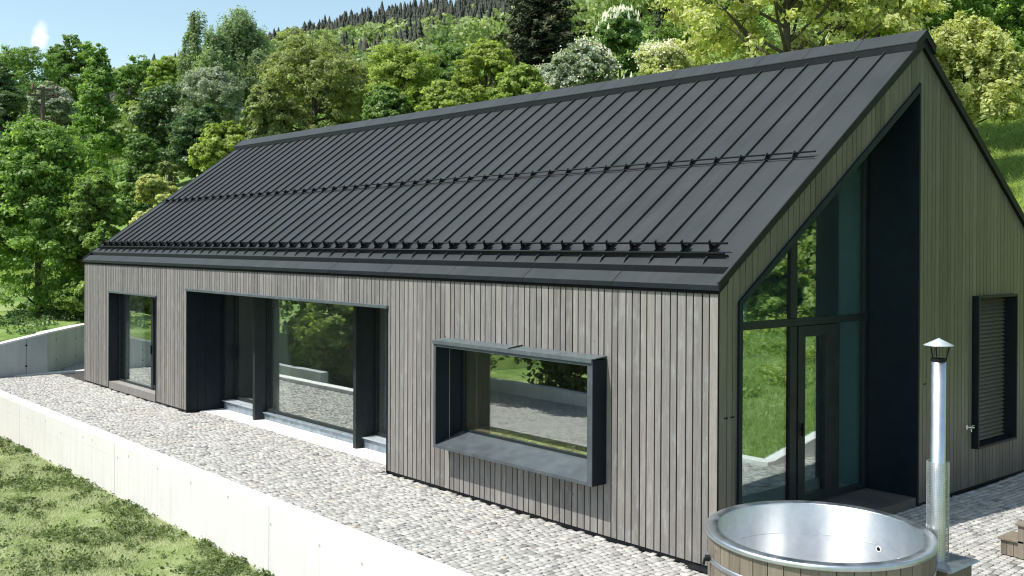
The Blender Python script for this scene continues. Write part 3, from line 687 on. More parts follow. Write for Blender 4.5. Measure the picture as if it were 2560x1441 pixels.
b = MB(); b.lathe([(.067, 2.455), (.072, 2.455), (.072, 2.475), (.067, 2.475)], n=40, close=True)
for k in range(3):
    a_ = 2*math.pi*k/3+.75; b.tube((.068*math.cos(a_), .068*math.sin(a_), 2.47), (.10*math.cos(a_), .10*math.sin(a_), 2.606), .007, n=6)
sb(b, 'cap_bracket', m_black)
b = MB(); r = .098
for k in range(40):
    a_ = 2*math.pi*k/40; b.tube((r*math.cos(a_), r*math.sin(a_), .62), (r*math.cos(a_), r*math.sin(a_), 1.52), .0016, n=4, caps=False)
for k in range(62):
    z = .62+k*.0147; b.lathe([(r-.0015, z-.0015), (r+.0015, z-.0015), (r+.0015, z+.0015), (r-.0015, z+.0015)], n=28, close=True)
sb(b, 'mesh_guard', m_galv)
# steps
sp = thing('wooden_steps', 'two tread wooden steps at the right edge of the cobbles', 'steps')
for k, (yy, zz) in enumerate(((3.02, .2), (3.34, .4))):
    pass
b = MB(); b.box(1.66, 1.95, 2.99, 3.36, .178, .205, .4); b.box(1.86, 2.3, 2.97, 3.38, .375, .402, .6); b.build('tread', m_stave, sp, .003)
b = MB()
for i in range(4): b.box(1.685+i*.072, 1.752+i*.072, 3.015, 3.035, .01, .177, random.random())
b.box(1.685, 1.70, 3.04, 3.33, .01, .177, .3)
for i in range(6): b.box(1.885+i*.072, 1.952+i*.072, 2.99, 3.01, .01, .374, random.random())
b.box(1.885, 1.90, 3.015, 3.35, .01, .374, .5); b.build('riser', m_stave, sp, .002)
# plastic scrap by the wall foot
b = MB(); cx, cy0 = -.33, -.14
for i in range(7):
    for j in range(4):
        f_ = lambda a, c: (cx+a*.05+.012*math.sin(c*3), cy0+c*.04, .012+.012*abs(math.sin(a*1.7+c*2.3)))
        b.add([f_(i, j), f_(i+1, j), f_(i+1, j+1), f_(i, j+1)], [(0, 1, 2, 3)])
tag(b.build('plastic_sheet', m_black, recalc=False), 'crumpled scrap of black plastic at the foot of the wall beside the tub', 'scrap')


# ---------------------------------------------------------------- vegetation
m_lf = {
 'maple': M_leaf('maple_leaves', (0.0985, 0.173, 0.0428), (0.197, 0.317, 0.0749), (0.394, 0.52, 0.15), 0.50),
 'green': M_leaf('green_leaves', (0.0903, 0.159, 0.047), (0.164, 0.268, 0.0749), (0.278, 0.389, 0.129), 0.48),
 'dark': M_leaf('dark_leaves', (0.0493, 0.0939, 0.0428), (0.0903, 0.159, 0.0643), (0.197, 0.275, 0.129), 0.43, .4),
 'birch': M_leaf('birch_leaves', (0.119, 0.18, 0.0988), (0.213, 0.286, 0.158), (0.343, 0.407, 0.258), 0.48),
 'olive': M_leaf('olive_leaves', (0.134, 0.162, 0.0601), (0.243, 0.292, 0.118), (0.403, 0.461, 0.235), 0.48),
 'lime': M_leaf('lime_leaves', (0.149, 0.216, 0.047), (0.278, 0.362, 0.0856), (0.46, 0.535, 0.193), 0.50),
 'cream': M_leaf('cream_leaves', (0.267, 0.281, 0.111), (0.477, 0.505, 0.222), (0.729, 0.729, 0.412), 0.48),
 'spruce': M_leaf('spruce_needles', (.018, .034, .016), (.032, .055, .022), (.10, .10, .04), .08, .6),
 'grey': M_leaf('greygreen_leaves', (0.149, 0.203, 0.15), (0.278, 0.333, 0.257), (0.524, 0.535, 0.536), 0.43),
 'blossom': M_leaf('white_blossom', (.6, .58, .54), (.75, .74, .7), (.85, .84, .8), .3),
 'farcon': M_leaf('far_conifers', (.014, .025, .017), (.024, .034, .022), (.045, .048, .03), .05, .7),
 'fardec': M_leaf('far_broadleaf', (0.115, 0.18, 0.0643), (0.205, 0.289, 0.107), (0.36, 0.434, 0.215), 0.38),
}
def unit(v): return v/np.maximum(np.linalg.norm(v, axis=-1, keepdims=True), 1e-9)
def rsph(n): return unit(rng.normal(size=(n, 3)))
def cards(P, N, size, tone, asp=.62, fold=True):
    """leaf shaped quads"""
    n = len(P); t = unit(np.cross(N, rng.normal(size=(n, 3)))); b = np.cross(N, t)
    s = size[:, None] if hasattr(size, 'shape') else size
    dz = N*s*.12
    V = np.stack([P-t*s*.5, P+b*s*asp*.5-dz, P+t*s*.5, P-b*s*asp*.5-dz], 1).reshape(-1, 3)
    return V, np.arange(4*n).reshape(-1, 4), np.repeat(tone, 4)
PROF = {
 'round': lambda u: np.sqrt(np.clip(1-(1.9*u-.9)**2, 0, 1)),
 'egg': lambda u: np.sqrt(np.clip(1-(1.5*u-.5)**2, 0, 1))*(.75+.25*(1-u)),
 'cone': lambda u: np.clip(1.02-u, 0, 1)**.75*np.clip(.5+u*4, 0, 1),
 'col': lambda u: np.clip(1-u**3, 0, 1)**.8*np.clip(.6+u*2, 0, 1),
 'flat': lambda u: np.sqrt(np.clip(1-(1.25*u-.25)**2, 0, 1)),
}
def crown(w, h, z0, prof='egg', lobes=16, clumps=16, leaves=60, size=.2, cr=.13, hang=0.0, seed=0, gap=0):
    global rng
    rng = np.random.default_rng(seed+100)
    R = w/2; lc = []; P = []; N = []; T = []; hc = h-z0
    for i in range(lobes):
        u = rng.uniform(.05, .93); a = i*2.4+rng.uniform(-.5, .5); rl = R*rng.uniform(.26, .42); rr = PROF[prof](np.array(u))*R
        rl = min(rl, max(rr*.8, R*.16)); d = max(rr-rl, 0)*rng.uniform(.55, 1.08)
        lc.append((np.array([d*math.cos(a), d*math.sin(a), z0+u*hc*(.98)-rl*.15]), rl))
    lc.append((np.array([rng.uniform(-.1, .1)*R, rng.uniform(-.1, .1)*R, h-R*.34]), R*.34))
    for c, rl in lc:
        m = max(4, int(clumps*(rl/(R*.34))**2)); dirs = rsph(m); out = c*np.array([1, 1, 0]); 
        dirs = unit(dirs+unit(out[None]+1e-6)*.35+np.array([0, 0, .25]))
        cc = c+dirs*(rl*rng.uniform(.55, 1.08, (m, 1)))*np.array([1, 1, .85])
        for q in range(m):
            k = int(leaves*rng.uniform(.5, 1.4)); rr = R*cr*rng.uniform(.6, 1.5); d = rsph(k)*(rng.uniform(0, 1, (k, 1))**.45)
            pos = cc[q]+d*rr*np.array([1.15, 1.15, .7])
            if hang: pos[:, 2] -= rng.uniform(0, hang, k)**1.0*rng.uniform(.5, 1)
            P.append(pos); N.append(unit(d*.55+dirs[q]*.45+np.array([0, 0, .35])+rng.normal(size=(k, 3))*.42)); T.append(np.clip(rng.normal(.45, .12)+rng.normal(0, .18, k), 0, 1))
    P = np.concatenate(P); N = np.concatenate(N); T = np.concatenate(T)
    P[:, 2] = np.maximum(P[:, 2], .1)
    return cards(P, N, size*rng.uniform(.6, 1.3, len(P)), T), lc
def trunkmesh(h, z0, lc, r, lean=0.0, nl=10):
    b = MB(); pts = []; m = 6
    for i in range(m+1):
        u = i/m; pts.append(Vector((lean*h*u+.1*r*math.sin(u*5), .12*r*math.cos(u*4), h*.86*u-.4*(i == 0))))
    rad = [max(.03, r*(1-u*.85)*(1.25 if u == 0 else 1)) for u in [i/m for i in range(m+1)]]
    b.path(pts, rad, 9)
    for c, rl in lc[:nl]:
        zt = max(z0*.75, min(c[2]-rl*.5, h*.8)*.8); u = zt/(h*.86); s0 = Vector((lean*h*u, 0, zt)); e = Vector(c); mid = s0.lerp(e, .5)+Vector((0, 0, -.08*(e-s0).length))
        b.path([s0, mid, e], [r*.38*(1-u*.5), r*.22, r*.07], 6)
        for k in range(3):
            q = mid.lerp(e, random.uniform(.1, .9)); f = q+Vector((random.uniform(-1, 1), random.uniform(-1, 1), random.uniform(-.1, .8)))*rl*.8; b.tube(q, f, r*.1, r*.03, 5, False)
    return b
def tree(name, cat, label, x, y, h, w, z0, leaf, prof='egg', lobes=16, clumps=16, leaves=60, size=.2, cr=.13, hang=0, trunk_r=None, bark=None, group=None, blossom=None, seed=None, lean=0, nl=10):
    zb = float(H(x, y)); t = thing(name, label, cat, group, (x, y, zb)); s = seed if seed is not None else int(abs(x*7+y*13))
    (V, Q, T), lc = crown(w*1.12, h, z0, prof, lobes, clumps, leaves, size, cr, hang, s)
    npmesh('crown', V, Q, T, m_lf[leaf], t)
    o = trunkmesh(h, z0, lc, trunk_r or max(.08, w*.035), lean, nl).build('trunk', bark or m_bark, None, smooth=True); o.parent = t
    if blossom:
        kind, nb, sz = blossom; P = []; N = []
        idx = rng.integers(0, len(V)//4, nb*6); cand = V[idx*4]; c0 = np.array([0, 0, (h+z0)/2]); d = (cand-c0)/np.array([w/2, w/2, (h-z0)/2]); rr = np.linalg.norm(d, axis=1)+.25*d[:, 2]
        cand = cand[np.argsort(-rr)[:nb]]
        if kind == 'candle':
            b = MB()
            for p in cand: b.tube((p[0], p[1], p[2]-.02), (p[0], p[1], p[2]+sz), sz*.26, sz*.05, 6, True, random.random())
            o = b.build('blossom', m_lf['blossom'], None); o.parent = t
        else:
            k = 7; P = np.repeat(cand, k, 0)+rng.normal(size=(nb*k, 3))*sz*1.1; V2, Q2, T2 = cards(P, unit(rng.normal(size=(nb*k, 3))+[0, 0, .6]), sz*rng.uniform(.5, 1.1, nb*k), rng.uniform(0, 1, nb*k), .9); npmesh('blossom', V2, Q2, T2, m_lf['blossom'], t)
    return t
def conifer(name, label, x, y, h, w, z0, group=None, seed=3, dens=1.0):
    global rng
    rng = np.random.default_rng(seed); zb = float(H(x, y)); t = thing(name, label, 'spruce', group, (x, y, zb)); P = []; N = []; T = []; S_ = []; b = MB()
    b.path([Vector((0, 0, -.4)), Vector((0, 0, h*.5)), Vector((0, 0, h))], [h*.022, h*.013, .02], 10)
    z = z0
    while z < h-.15:
        u = (z-z0)/(h-z0); ln = (w/2)*(1-u)**.8*rng.uniform(.85, 1.1)+.15; nb = 7 if u < .8 else 5; a0 = rng.uniform(0, 6.3)
        for i in range(nb):
            a = a0+6.283*i/nb+rng.uniform(-.3, .3); l = ln*rng.uniform(.65, 1.12); d = np.array([math.cos(a), math.sin(a), 0]); side = np.array([-d[1], d[0], 0])
            def cur(s): return d*l*s+np.array([0, 0, z+.25*l*s*(1-u)*.2-.42*l*s*(1-s*.55)])
            pts = [Vector(cur(s)) for s in (0, .5, 1)]; b.path(pts, [.03+.012*l, .02, .008], 4)
            k = int(34*l*dens)+6; s = rng.uniform(.12, 1, k); wv = rng.uniform(-1, 1, k)*.26*l*(1.15-s)
            pos = np.array([cur(q) for q in s])+side*wv[:, None]; pos[:, 2] -= np.abs(wv)*.45+rng.uniform(0, .22, k)
            P.append(pos); N.append(unit(np.array([0, 0, .8])+d*.3+rng.normal(size=(k, 3))*.4)); T.append(np.clip(rng.normal(.35, .22, k)+(s > .85)*.35, 0, 1)); S_.append(rng.uniform(.22, .42, k))
        z += (h-z0)*.028*rng.uniform(.8, 1.3)
    V, Q, T = cards(np.concatenate(P), np.concatenate(N), np.concatenate(S_), np.concatenate(T), .38)
    npmesh('crown', V, Q, T, m_lf['spruce'], t); o = b.build('trunk', m_bark, None); o.parent = t; return t

TREES = [
('t', dict(x=-28.07, y=1.22, h=6.29, w=5.13, z0=0.3, name='maple_tree', cat='tree', label='bright green maple at the far left, nearest the grey concrete wall', leaf='maple', prof='egg', trunk_r=0.14, lobes=34, clumps=26, leaves=66, size=0.135, cr=0.085, group='trees on the slope behind the house')),
('t', dict(x=-25.86, y=2.22, h=6.0, w=2.36, z0=1.52, name='maple_tree', cat='tree', label='young maple between the nearest left maple and the house corner', leaf='maple', prof='egg', trunk_r=0.07, lobes=38, clumps=30, leaves=66, size=0.135, cr=0.085, group='trees on the slope behind the house')),
('t', dict(x=-32.52, y=6.76, h=4.48, w=2.02, z0=1.99, name='shrub', cat='shrub', label='rounded pale tipped shrub touching the left end of the roof', leaf='cream', prof='round', lobes=14, clumps=30, leaves=66, size=0.135, cr=0.085, group='shrubs on the slope behind the house')),
('t', dict(x=-40.81, y=9.42, h=6.58, w=2.43, z0=2.32, name='maple_tree', cat='tree', label='small green tree with rounded top behind the pale shrub left of roof', leaf='green', prof='egg', lobes=38, clumps=30, leaves=66, size=0.135, cr=0.085, group='trees on the slope behind the house')),
('t', dict(x=-38.03, y=9.58, h=5.14, w=1.25, z0=3.6, name='shrub', cat='shrub', label='brownish olive shrub right beside the wire fence', leaf='olive', prof='round', lobes=10, clumps=14, leaves=66, size=0.135, cr=0.085, group='shrubs on the slope behind the house')),
('t', dict(x=-45.79, y=15.89, h=3.47, w=3.27, z0=0.97, name='shrub', cat='shrub', label='fresh green feathery bush at the left end of the ridge', leaf='lime', prof='round', lobes=32, clumps=22, leaves=50, size=0.2, cr=0.095, group='shrubs on the slope behind the house')),
('t', dict(x=-56.42, y=12.81, h=12.0, w=4.22, z0=3.93, name='linden_tree', cat='tree', label='tall bright green tree with pointed crown behind the utility pole', leaf='maple', prof='cone', lobes=34, clumps=20, leaves=50, size=0.18, cr=0.095, group='trees on the slope behind the house')),
('t', dict(x=-88.77, y=21.34, h=13.98, w=4.29, z0=6.32, name='oak_tree', cat='tree', label='dark round topped tree against the sky right of the white cloud', leaf='green', prof='round', lobes=32, clumps=22, leaves=50, size=0.19, cr=0.095, group='trees on the slope behind the house')),
('t', dict(x=-80.82, y=15.24, h=13.42, w=7.01, z0=3.79, name='oak_tree', cat='tree', label='broad dark tree at the left picture edge below the cloud', leaf='green', prof='round', lobes=26, clumps=22, leaves=50, size=0.19, cr=0.095, group='trees on the slope behind the house')),
('t', dict(x=-64.63, y=9.47, h=12.11, w=3.85, z0=4.93, name='oak_tree', cat='tree', label='low dark tree at the extreme left behind the utility pole', leaf='dark', prof='egg', lobes=32, clumps=22, leaves=50, size=0.19, cr=0.095, group='trees on the slope behind the house')),
('t', dict(x=-68.65, y=13.99, h=9.86, w=3.64, z0=4.68, name='oak_tree', cat='tree', label='grey leaved round tree between the utility pole and the pointed tree', leaf='grey', prof='round', lobes=32, clumps=22, leaves=50, size=0.19, cr=0.095, group='trees on the slope behind the house')),
('t', dict(x=-97.73, y=30.85, h=11.4, w=5.72, z0=4.78, name='beech_tree', cat='tree', label='mid green round tree below the far conifers, left of the pair', leaf='green', prof='round', lobes=26, clumps=20, leaves=40, size=0.26, cr=0.1, group='trees on the slope behind the house')),
('t', dict(x=-90.88, y=31.1, h=9.83, w=4.28, z0=4.0, name='beech_tree', cat='tree', label='yellow green tree right of the pair below the far conifers', leaf='lime', prof='round', lobes=26, clumps=20, leaves=40, size=0.26, cr=0.1, group='trees on the slope behind the house')),
('t', dict(x=-72.25, y=29.66, h=12.07, w=7.77, z0=1.16, name='birch_tree', cat='birch', label='tall grey green weeping birch, the highest tree against the sky', leaf='birch', prof='col', lobes=30, clumps=20, leaves=50, size=0.22, cr=0.09, hang=1.6, bark=None, group='trees on the slope behind the house')),
('t', dict(x=-73.59, y=26.6, h=12.45, w=4.25, z0=2.45, name='birch_tree', cat='birch', label='thin topped weeping birch left of the highest birch', leaf='birch', prof='col', lobes=16, clumps=14, leaves=50, size=0.22, cr=0.1, hang=1.5, group='trees on the slope behind the house')),
('t', dict(x=-68.78, y=26.03, h=10.52, w=4.67, z0=1.87, name='birch_tree', cat='birch', label='lower grey green birch filling between the two highest birches', leaf='birch', prof='col', lobes=22, clumps=16, leaves=50, size=0.2, cr=0.1, hang=1.6, group='trees on the slope behind the house')),
('t', dict(x=-68.47, y=29.43, h=7.91, w=3.83, z0=0.9, name='birch_tree', cat='birch', label='bushy birch at the right foot of the highest birch', leaf='birch', prof='egg', lobes=20, clumps=16, leaves=50, size=0.2, cr=0.1, hang=1.4, group='trees on the slope behind the house')),
('t', dict(x=-63.38, y=23.09, h=7.12, w=5.47, z0=0.51, name='ash_tree', cat='tree', label='silvery green tree standing in front of the birches', leaf='grey', prof='round', lobes=32, clumps=22, leaves=50, size=0.19, cr=0.095, group='trees on the slope behind the house')),
('t', dict(x=-55.52, y=16.89, h=6.6, w=4.48, z0=1.08, name='maple_tree', cat='tree', label='dark leaved tree with pale highlights right of the pointed tree', leaf='dark', prof='round', lobes=26, clumps=22, leaves=50, size=0.18, cr=0.095, group='trees on the slope behind the house')),
('t', dict(x=-50.47, y=16.6, h=4.81, w=3.97, z0=0.89, name='maple_tree', cat='tree', label='dark shadowed tree directly left of the ridge end', leaf='dark', prof='round', lobes=32, clumps=22, leaves=50, size=0.18, cr=0.095, group='trees on the slope behind the house')),
('t', dict(x=-44.34, y=20.6, h=6.79, w=7.67, z0=0.48, name='acacia_tree', cat='tree', label='wide olive brown feathery tree above the left half of the ridge', leaf='olive', prof='round', lobes=40, clumps=22, leaves=60, size=0.17, cr=0.075, trunk_r=0.25, nl=22, group='trees on the slope behind the house')),
('t', dict(x=-44.25, y=17.66, h=5.03, w=2.83, z0=1.32, name='acacia_tree', cat='tree', label='small olive tree low beside the wide olive tree, behind the ridge', leaf='olive', prof='round', lobes=32, clumps=22, leaves=60, size=0.17, cr=0.095, group='trees on the slope behind the house')),
('t', dict(x=-37.7, y=22.13, h=5.21, w=4.62, z0=0.64, name='cherry_tree', cat='tree', label='yellow green tree with dark limbs, right of the olive tree', leaf='lime', prof='round', lobes=26, clumps=22, leaves=80, size=0.15, cr=0.095, nl=20, group='trees on the slope behind the house')),
('t', dict(x=-45.76, y=31.15, h=4.05, w=4.36, z0=0.3, name='cherry_tree', cat='tree', label='green rounded tree behind the ridge between the yellow green trees', leaf='green', prof='round', lobes=32, clumps=22, leaves=50, size=0.19, cr=0.095, group='trees on the slope behind the house')),
('t', dict(x=-31.78, y=22.84, h=6.81, w=3.5, z0=3.16, name='cherry_tree', cat='tree', label='yellow green tree left of the big spruce, just behind the ridge', leaf='lime', prof='round', lobes=26, clumps=22, leaves=80, size=0.15, cr=0.095, nl=20, group='trees on the slope behind the house')),
('c', dict(x=-36.0, y=30.18, h=10.34, w=7.44, z0=1.21, name='spruce_tree', label='huge dark spruce cut by the top picture edge', seed=4, group='trees on the slope behind the house')),
('t', dict(x=-24.62, y=21.94, h=8.57, w=3.42, z0=5.8, name='apple_tree', cat='tree', label='grey green apple tree with white blossom in front of the big spruce', leaf='grey', prof='round', blossom=('b', 420, 0.11), lobes=26, clumps=22, leaves=60, size=0.16, cr=0.095, group='trees on the slope behind the house')),
('t', dict(x=-23.93, y=18.15, h=8.23, w=2.71, z0=5.76, name='shrub', cat='shrub', label='low green bush behind the ridge below the big spruce', leaf='lime', prof='flat', lobes=32, clumps=22, leaves=50, size=0.16, cr=0.095, group='shrubs on the slope behind the house')),
('t', dict(x=-25.92, y=15.87, h=8.39, w=2.55, z0=5.87, name='shrub', cat='shrub', label='yellow green bush behind the middle of the ridge', leaf='lime', prof='flat', lobes=32, clumps=22, leaves=50, size=0.16, cr=0.095, group='shrubs on the slope behind the house')),
('t', dict(x=-28.28, y=14.69, h=8.29, w=2.45, z0=5.8, name='shrub', cat='shrub', label='dense green bush behind the ridge, below the yellow green cherry tree', leaf='green', prof='flat', lobes=32, clumps=22, leaves=50, size=0.16, cr=0.095, group='shrubs on the slope behind the house')),
('t', dict(x=-30.29, y=30.65, h=7.78, w=3.46, z0=3.28, name='chestnut_tree', cat='chestnut', label='horse chestnut covered in upright white flower candles', leaf='green', prof='egg', blossom=('candle', 260, 0.3), lobes=26, clumps=22, leaves=50, size=0.19, cr=0.095, group='trees on the slope behind the house')),
('t', dict(x=-18.28, y=20.08, h=7.82, w=2.22, z0=5.47, name='apple_tree', cat='tree', label='white flowering fruit tree behind the ridge, right of the chestnut', leaf='cream', prof='round', blossom=('b', 650, 0.1), lobes=32, clumps=22, leaves=50, size=0.15, cr=0.095, group='trees on the slope behind the house')),
('t', dict(x=-14.98, y=23.87, h=6.93, w=1.63, z0=4.85, name='apple_tree', cat='tree', label='white flowering bush behind the ridge between the bare trunks', leaf='cream', prof='round', blossom=('b', 500, 0.1), lobes=12, clumps=22, leaves=50, size=0.15, cr=0.095, group='trees on the slope behind the house')),
('t', dict(x=-14.06, y=21.88, h=12.98, w=8.96, z0=7.04, name='walnut_tree', cat='walnut', label='spreading walnut with twisted pale limbs and cream young leaves above the ridge', leaf='cream', prof='flat', trunk_r=0.26, lobes=44, clumps=18, leaves=50, size=0.2, cr=0.07, nl=30, bark=None, group='trees on the slope behind the house')),
('t', dict(x=-14.45, y=26.01, h=12.49, w=4.55, z0=6.72, name='walnut_tree', cat='walnut', label='straight dark trunked tree second from the roof peak, cream leaves', leaf='cream', prof='egg', trunk_r=0.19, lobes=20, clumps=30, leaves=66, size=0.2, cr=0.085, nl=14, group='trees on the slope behind the house')),
('t', dict(x=-15.67, y=30.7, h=11.96, w=4.35, z0=5.77, name='walnut_tree', cat='walnut', label='thinner dark trunked tree nearest the roof peak, olive leaves', leaf='lime', prof='egg', trunk_r=0.17, lobes=20, clumps=30, leaves=66, size=0.2, cr=0.085, nl=14, group='trees on the slope behind the house')),
('t', dict(x=-12.11, y=31.74, h=10.25, w=5.26, z0=2.91, name='maple_tree', cat='tree', label='vivid green maple filling the top right corner', leaf='maple', prof='egg', trunk_r=0.2, lobes=30, clumps=30, leaves=66, size=0.17, cr=0.085, group='trees on the slope behind the house')),
('t', dict(x=-10.44, y=27.56, h=6.18, w=3.88, z0=2.66, name='walnut_tree', cat='walnut', label='low walnut with cream leaves hanging over the meadow right of the roof', leaf='cream', prof='flat', trunk_r=0.13, hang=0.5, lobes=44, clumps=16, leaves=44, size=0.17, cr=0.07, nl=20, group='trees on the slope behind the house')),
('t', dict(x=-15.08, y=45.08, h=5.64, w=4.85, z0=0.3, name='oak_tree', cat='tree', label='dark shadowed tree at the right picture edge above the meadow', leaf='dark', prof='egg', lobes=32, clumps=22, leaves=50, size=0.19, cr=0.095, group='trees on the slope behind the house')),
('t', dict(x=-23.82, y=47.22, h=6.57, w=6.07, z0=0.97, name='oak_tree', cat='tree', label='dark tree behind the walnuts left of the roof peak', leaf='green', prof='egg', lobes=32, clumps=22, leaves=50, size=0.19, cr=0.095, group='trees on the slope behind the house')),
('t', dict(x=-37.16, y=47.13, h=3.21, w=8.16, z0=0.3, name='oak_tree', cat='tree', label='dark tree deep behind the spreading walnut', leaf='green', prof='egg', lobes=32, clumps=22, leaves=50, size=0.19, cr=0.095, group='trees on the slope behind the house')),
('c', dict(x=-45.29, y=53.02, h=6.66, w=4.67, z0=0.3, name='spruce_tree', label='dark spruce half hidden behind the spreading walnut', seed=9, group='trees on the slope behind the house')),
('t', dict(name='garden_shrub', cat='shrub', label='light shrub on the bank reflected at the left of the wide pane', x=-20.5, y=-6.2, h=3.4, w=3.6, z0=0.2, leaf='lime', prof='round', lobes=24, clumps=18, leaves=46, size=0.2, cr=0.11, group='garden shrubs and trees reflected in the glazing')),
('t', dict(name='garden_shrub', cat='shrub', label='tall green shrub reflected in the middle of the wide pane', x=-23.5, y=-7.6, h=5.2, w=4.6, z0=0.2, leaf='green', prof='round', lobes=24, clumps=18, leaves=46, size=0.2, cr=0.11, group='garden shrubs and trees reflected in the glazing')),
('t', dict(name='garden_shrub', cat='shrub', label='dark shrub reflected at the right of the wide pane', x=-18.0, y=-7.8, h=4.6, w=3.8, z0=0.2, leaf='dark', prof='round', lobes=24, clumps=18, leaves=46, size=0.2, cr=0.11, group='garden shrubs and trees reflected in the glazing')),
('t', dict(name='garden_shrub', cat='shrub', label='cream leaved shrub reflected above the low garden wall', x=-26.5, y=-6.0, h=3.6, w=4.0, z0=0.2, leaf='cream', prof='round', lobes=24, clumps=18, leaves=46, size=0.2, cr=0.11, group='garden shrubs and trees reflected in the glazing')),
('t', dict(name='garden_shrub', cat='shrub', label='dark tall shrub reflected deep in the wide pane', x=-21, y=-11, h=7, w=6, z0=0.2, leaf='dark', prof='round', lobes=24, clumps=18, leaves=46, size=0.2, cr=0.11, group='garden shrubs and trees reflected in the glazing')),
('t', dict(name='garden_shrub', cat='shrub', label='maple shrub reflected in the narrow right pane', x=-15.5, y=-7.0, h=3.6, w=3.4, z0=0.2, leaf='maple', prof='round', lobes=24, clumps=18, leaves=46, size=0.2, cr=0.11, group='garden shrubs and trees reflected in the glazing')),
('t', dict(name='garden_shrub', cat='shrub', label='yellow green shrub reflected in the small far window', x=-34, y=-8, h=4.0, w=5, z0=0.2, leaf='lime', prof='round', lobes=24, clumps=18, leaves=46, size=0.2, cr=0.11, group='garden shrubs and trees reflected in the glazing')),
('t', dict(name='garden_shrub', cat='shrub', label='dark hedge shrub reflected in the left of the box window', x=-12.4, y=-12.4, h=4.6, w=4.2, z0=0.2, leaf='dark', prof='round', lobes=24, clumps=18, leaves=46, size=0.2, cr=0.11, group='garden shrubs and trees reflected in the glazing')),
('t', dict(name='garden_shrub', cat='shrub', label='second dark hedge shrub beyond the drive, between two others', x=-10.7, y=-12.6, h=4.4, w=3.8, z0=0.2, leaf='dark', prof='round', lobes=24, clumps=18, leaves=46, size=0.2, cr=0.11, group='garden shrubs and trees reflected in the glazing')),
('t', dict(name='garden_shrub', cat='shrub', label='dark hedge shrub nearest the camera side of the drive', x=-6.5, y=-12.9, h=4.6, w=4.2, z0=0.2, leaf='dark', prof='round', lobes=24, clumps=18, leaves=46, size=0.2, cr=0.11, group='garden shrubs and trees reflected in the glazing')),
('t', dict(name='garden_shrub', cat='shrub', label='dark hedge shrub standing left of the box window group', x=-14.2, y=-12.3, h=4.6, w=3.8, z0=0.2, leaf='dark', prof='round', lobes=24, clumps=18, leaves=46, size=0.2, cr=0.11, group='garden shrubs and trees reflected in the glazing')),
('t', dict(name='garden_shrub', cat='shrub', label='dark hedge shrub reflected in the middle of the box window', x=-9.0, y=-12.8, h=4.6, w=4.2, z0=0.2, leaf='dark', prof='round', lobes=24, clumps=18, leaves=46, size=0.2, cr=0.11, group='garden shrubs and trees reflected in the glazing')),
('t', dict(name='garden_shrub', cat='shrub', label='dark shrub reflected in the right of the box window', x=-16, y=-12.6, h=6, w=5, z0=0.2, leaf='dark', prof='round', lobes=24, clumps=18, leaves=46, size=0.2, cr=0.11, group='garden shrubs and trees reflected in the glazing')),
('t', dict(name='garden_shrub', cat='shrub', label='bushy lime shrub on the bank reflected low in the gable glazing', x=6.6, y=13.2, h=2.6, w=3.0, z0=0.2, leaf='lime', prof='round', lobes=24, clumps=18, leaves=46, size=0.2, cr=0.11, group='garden shrubs and trees reflected in the glazing')),
('t', dict(name='garden_shrub', cat='shrub', label='green bank tree reflected beside the glass door', x=8.6, y=14.6, h=3.4, w=3.4, z0=0.2, leaf='maple', prof='round', lobes=24, clumps=18, leaves=46, size=0.2, cr=0.11, group='garden shrubs and trees reflected in the glazing')),
('t', dict(name='garden_shrub', cat='shrub', label='pale shrub on the bank reflected in the lower gable pane', x=7.4, y=16.8, h=3.4, w=3.6, z0=0.2, leaf='grey', prof='round', lobes=24, clumps=18, leaves=46, size=0.2, cr=0.11, group='garden shrubs and trees reflected in the glazing')),
('t', dict(name='garden_shrub', cat='shrub', label='tall bank tree reflected in the upper gable pane', x=9.2, y=20, h=8, w=6, z0=0.2, leaf='green', prof='round', lobes=24, clumps=18, leaves=46, size=0.2, cr=0.11, group='garden shrubs and trees reflected in the glazing')),
('t', dict(name='garden_shrub', cat='shrub', label='maple tree high on the bank beyond the steps', x=12.6, y=20, h=8, w=6, z0=0.2, leaf='maple', prof='round', lobes=24, clumps=18, leaves=46, size=0.2, cr=0.11, group='garden shrubs and trees reflected in the glazing')),
('t', dict(name='garden_shrub', cat='shrub', label='olive bank tree between the tall bank tree and the maple', x=11, y=25, h=9, w=6, z0=0.2, leaf='olive', prof='round', lobes=24, clumps=18, leaves=46, size=0.2, cr=0.11, group='garden shrubs and trees reflected in the glazing')),
('t', dict(name='garden_shrub', cat='shrub', label='lime bank tree reflected at the left of the upper gable pane', x=14.5, y=23.5, h=9, w=6, z0=0.2, leaf='lime', prof='round', lobes=24, clumps=18, leaves=46, size=0.2, cr=0.11, group='garden shrubs and trees reflected in the glazing')),
('t', dict(name='garden_shrub', cat='shrub', label='dark leaved tree at the top of the bank', x=-1.0, y=33, h=9, w=7, z0=0.2, leaf='dark', prof='round', lobes=24, clumps=18, leaves=46, size=0.28, cr=0.11, group='garden shrubs and trees reflected in the glazing')),
]
for r in TREES: 
    k = dict(r[1]); f = conifer if r[0] == 'c' else tree; f(**k)

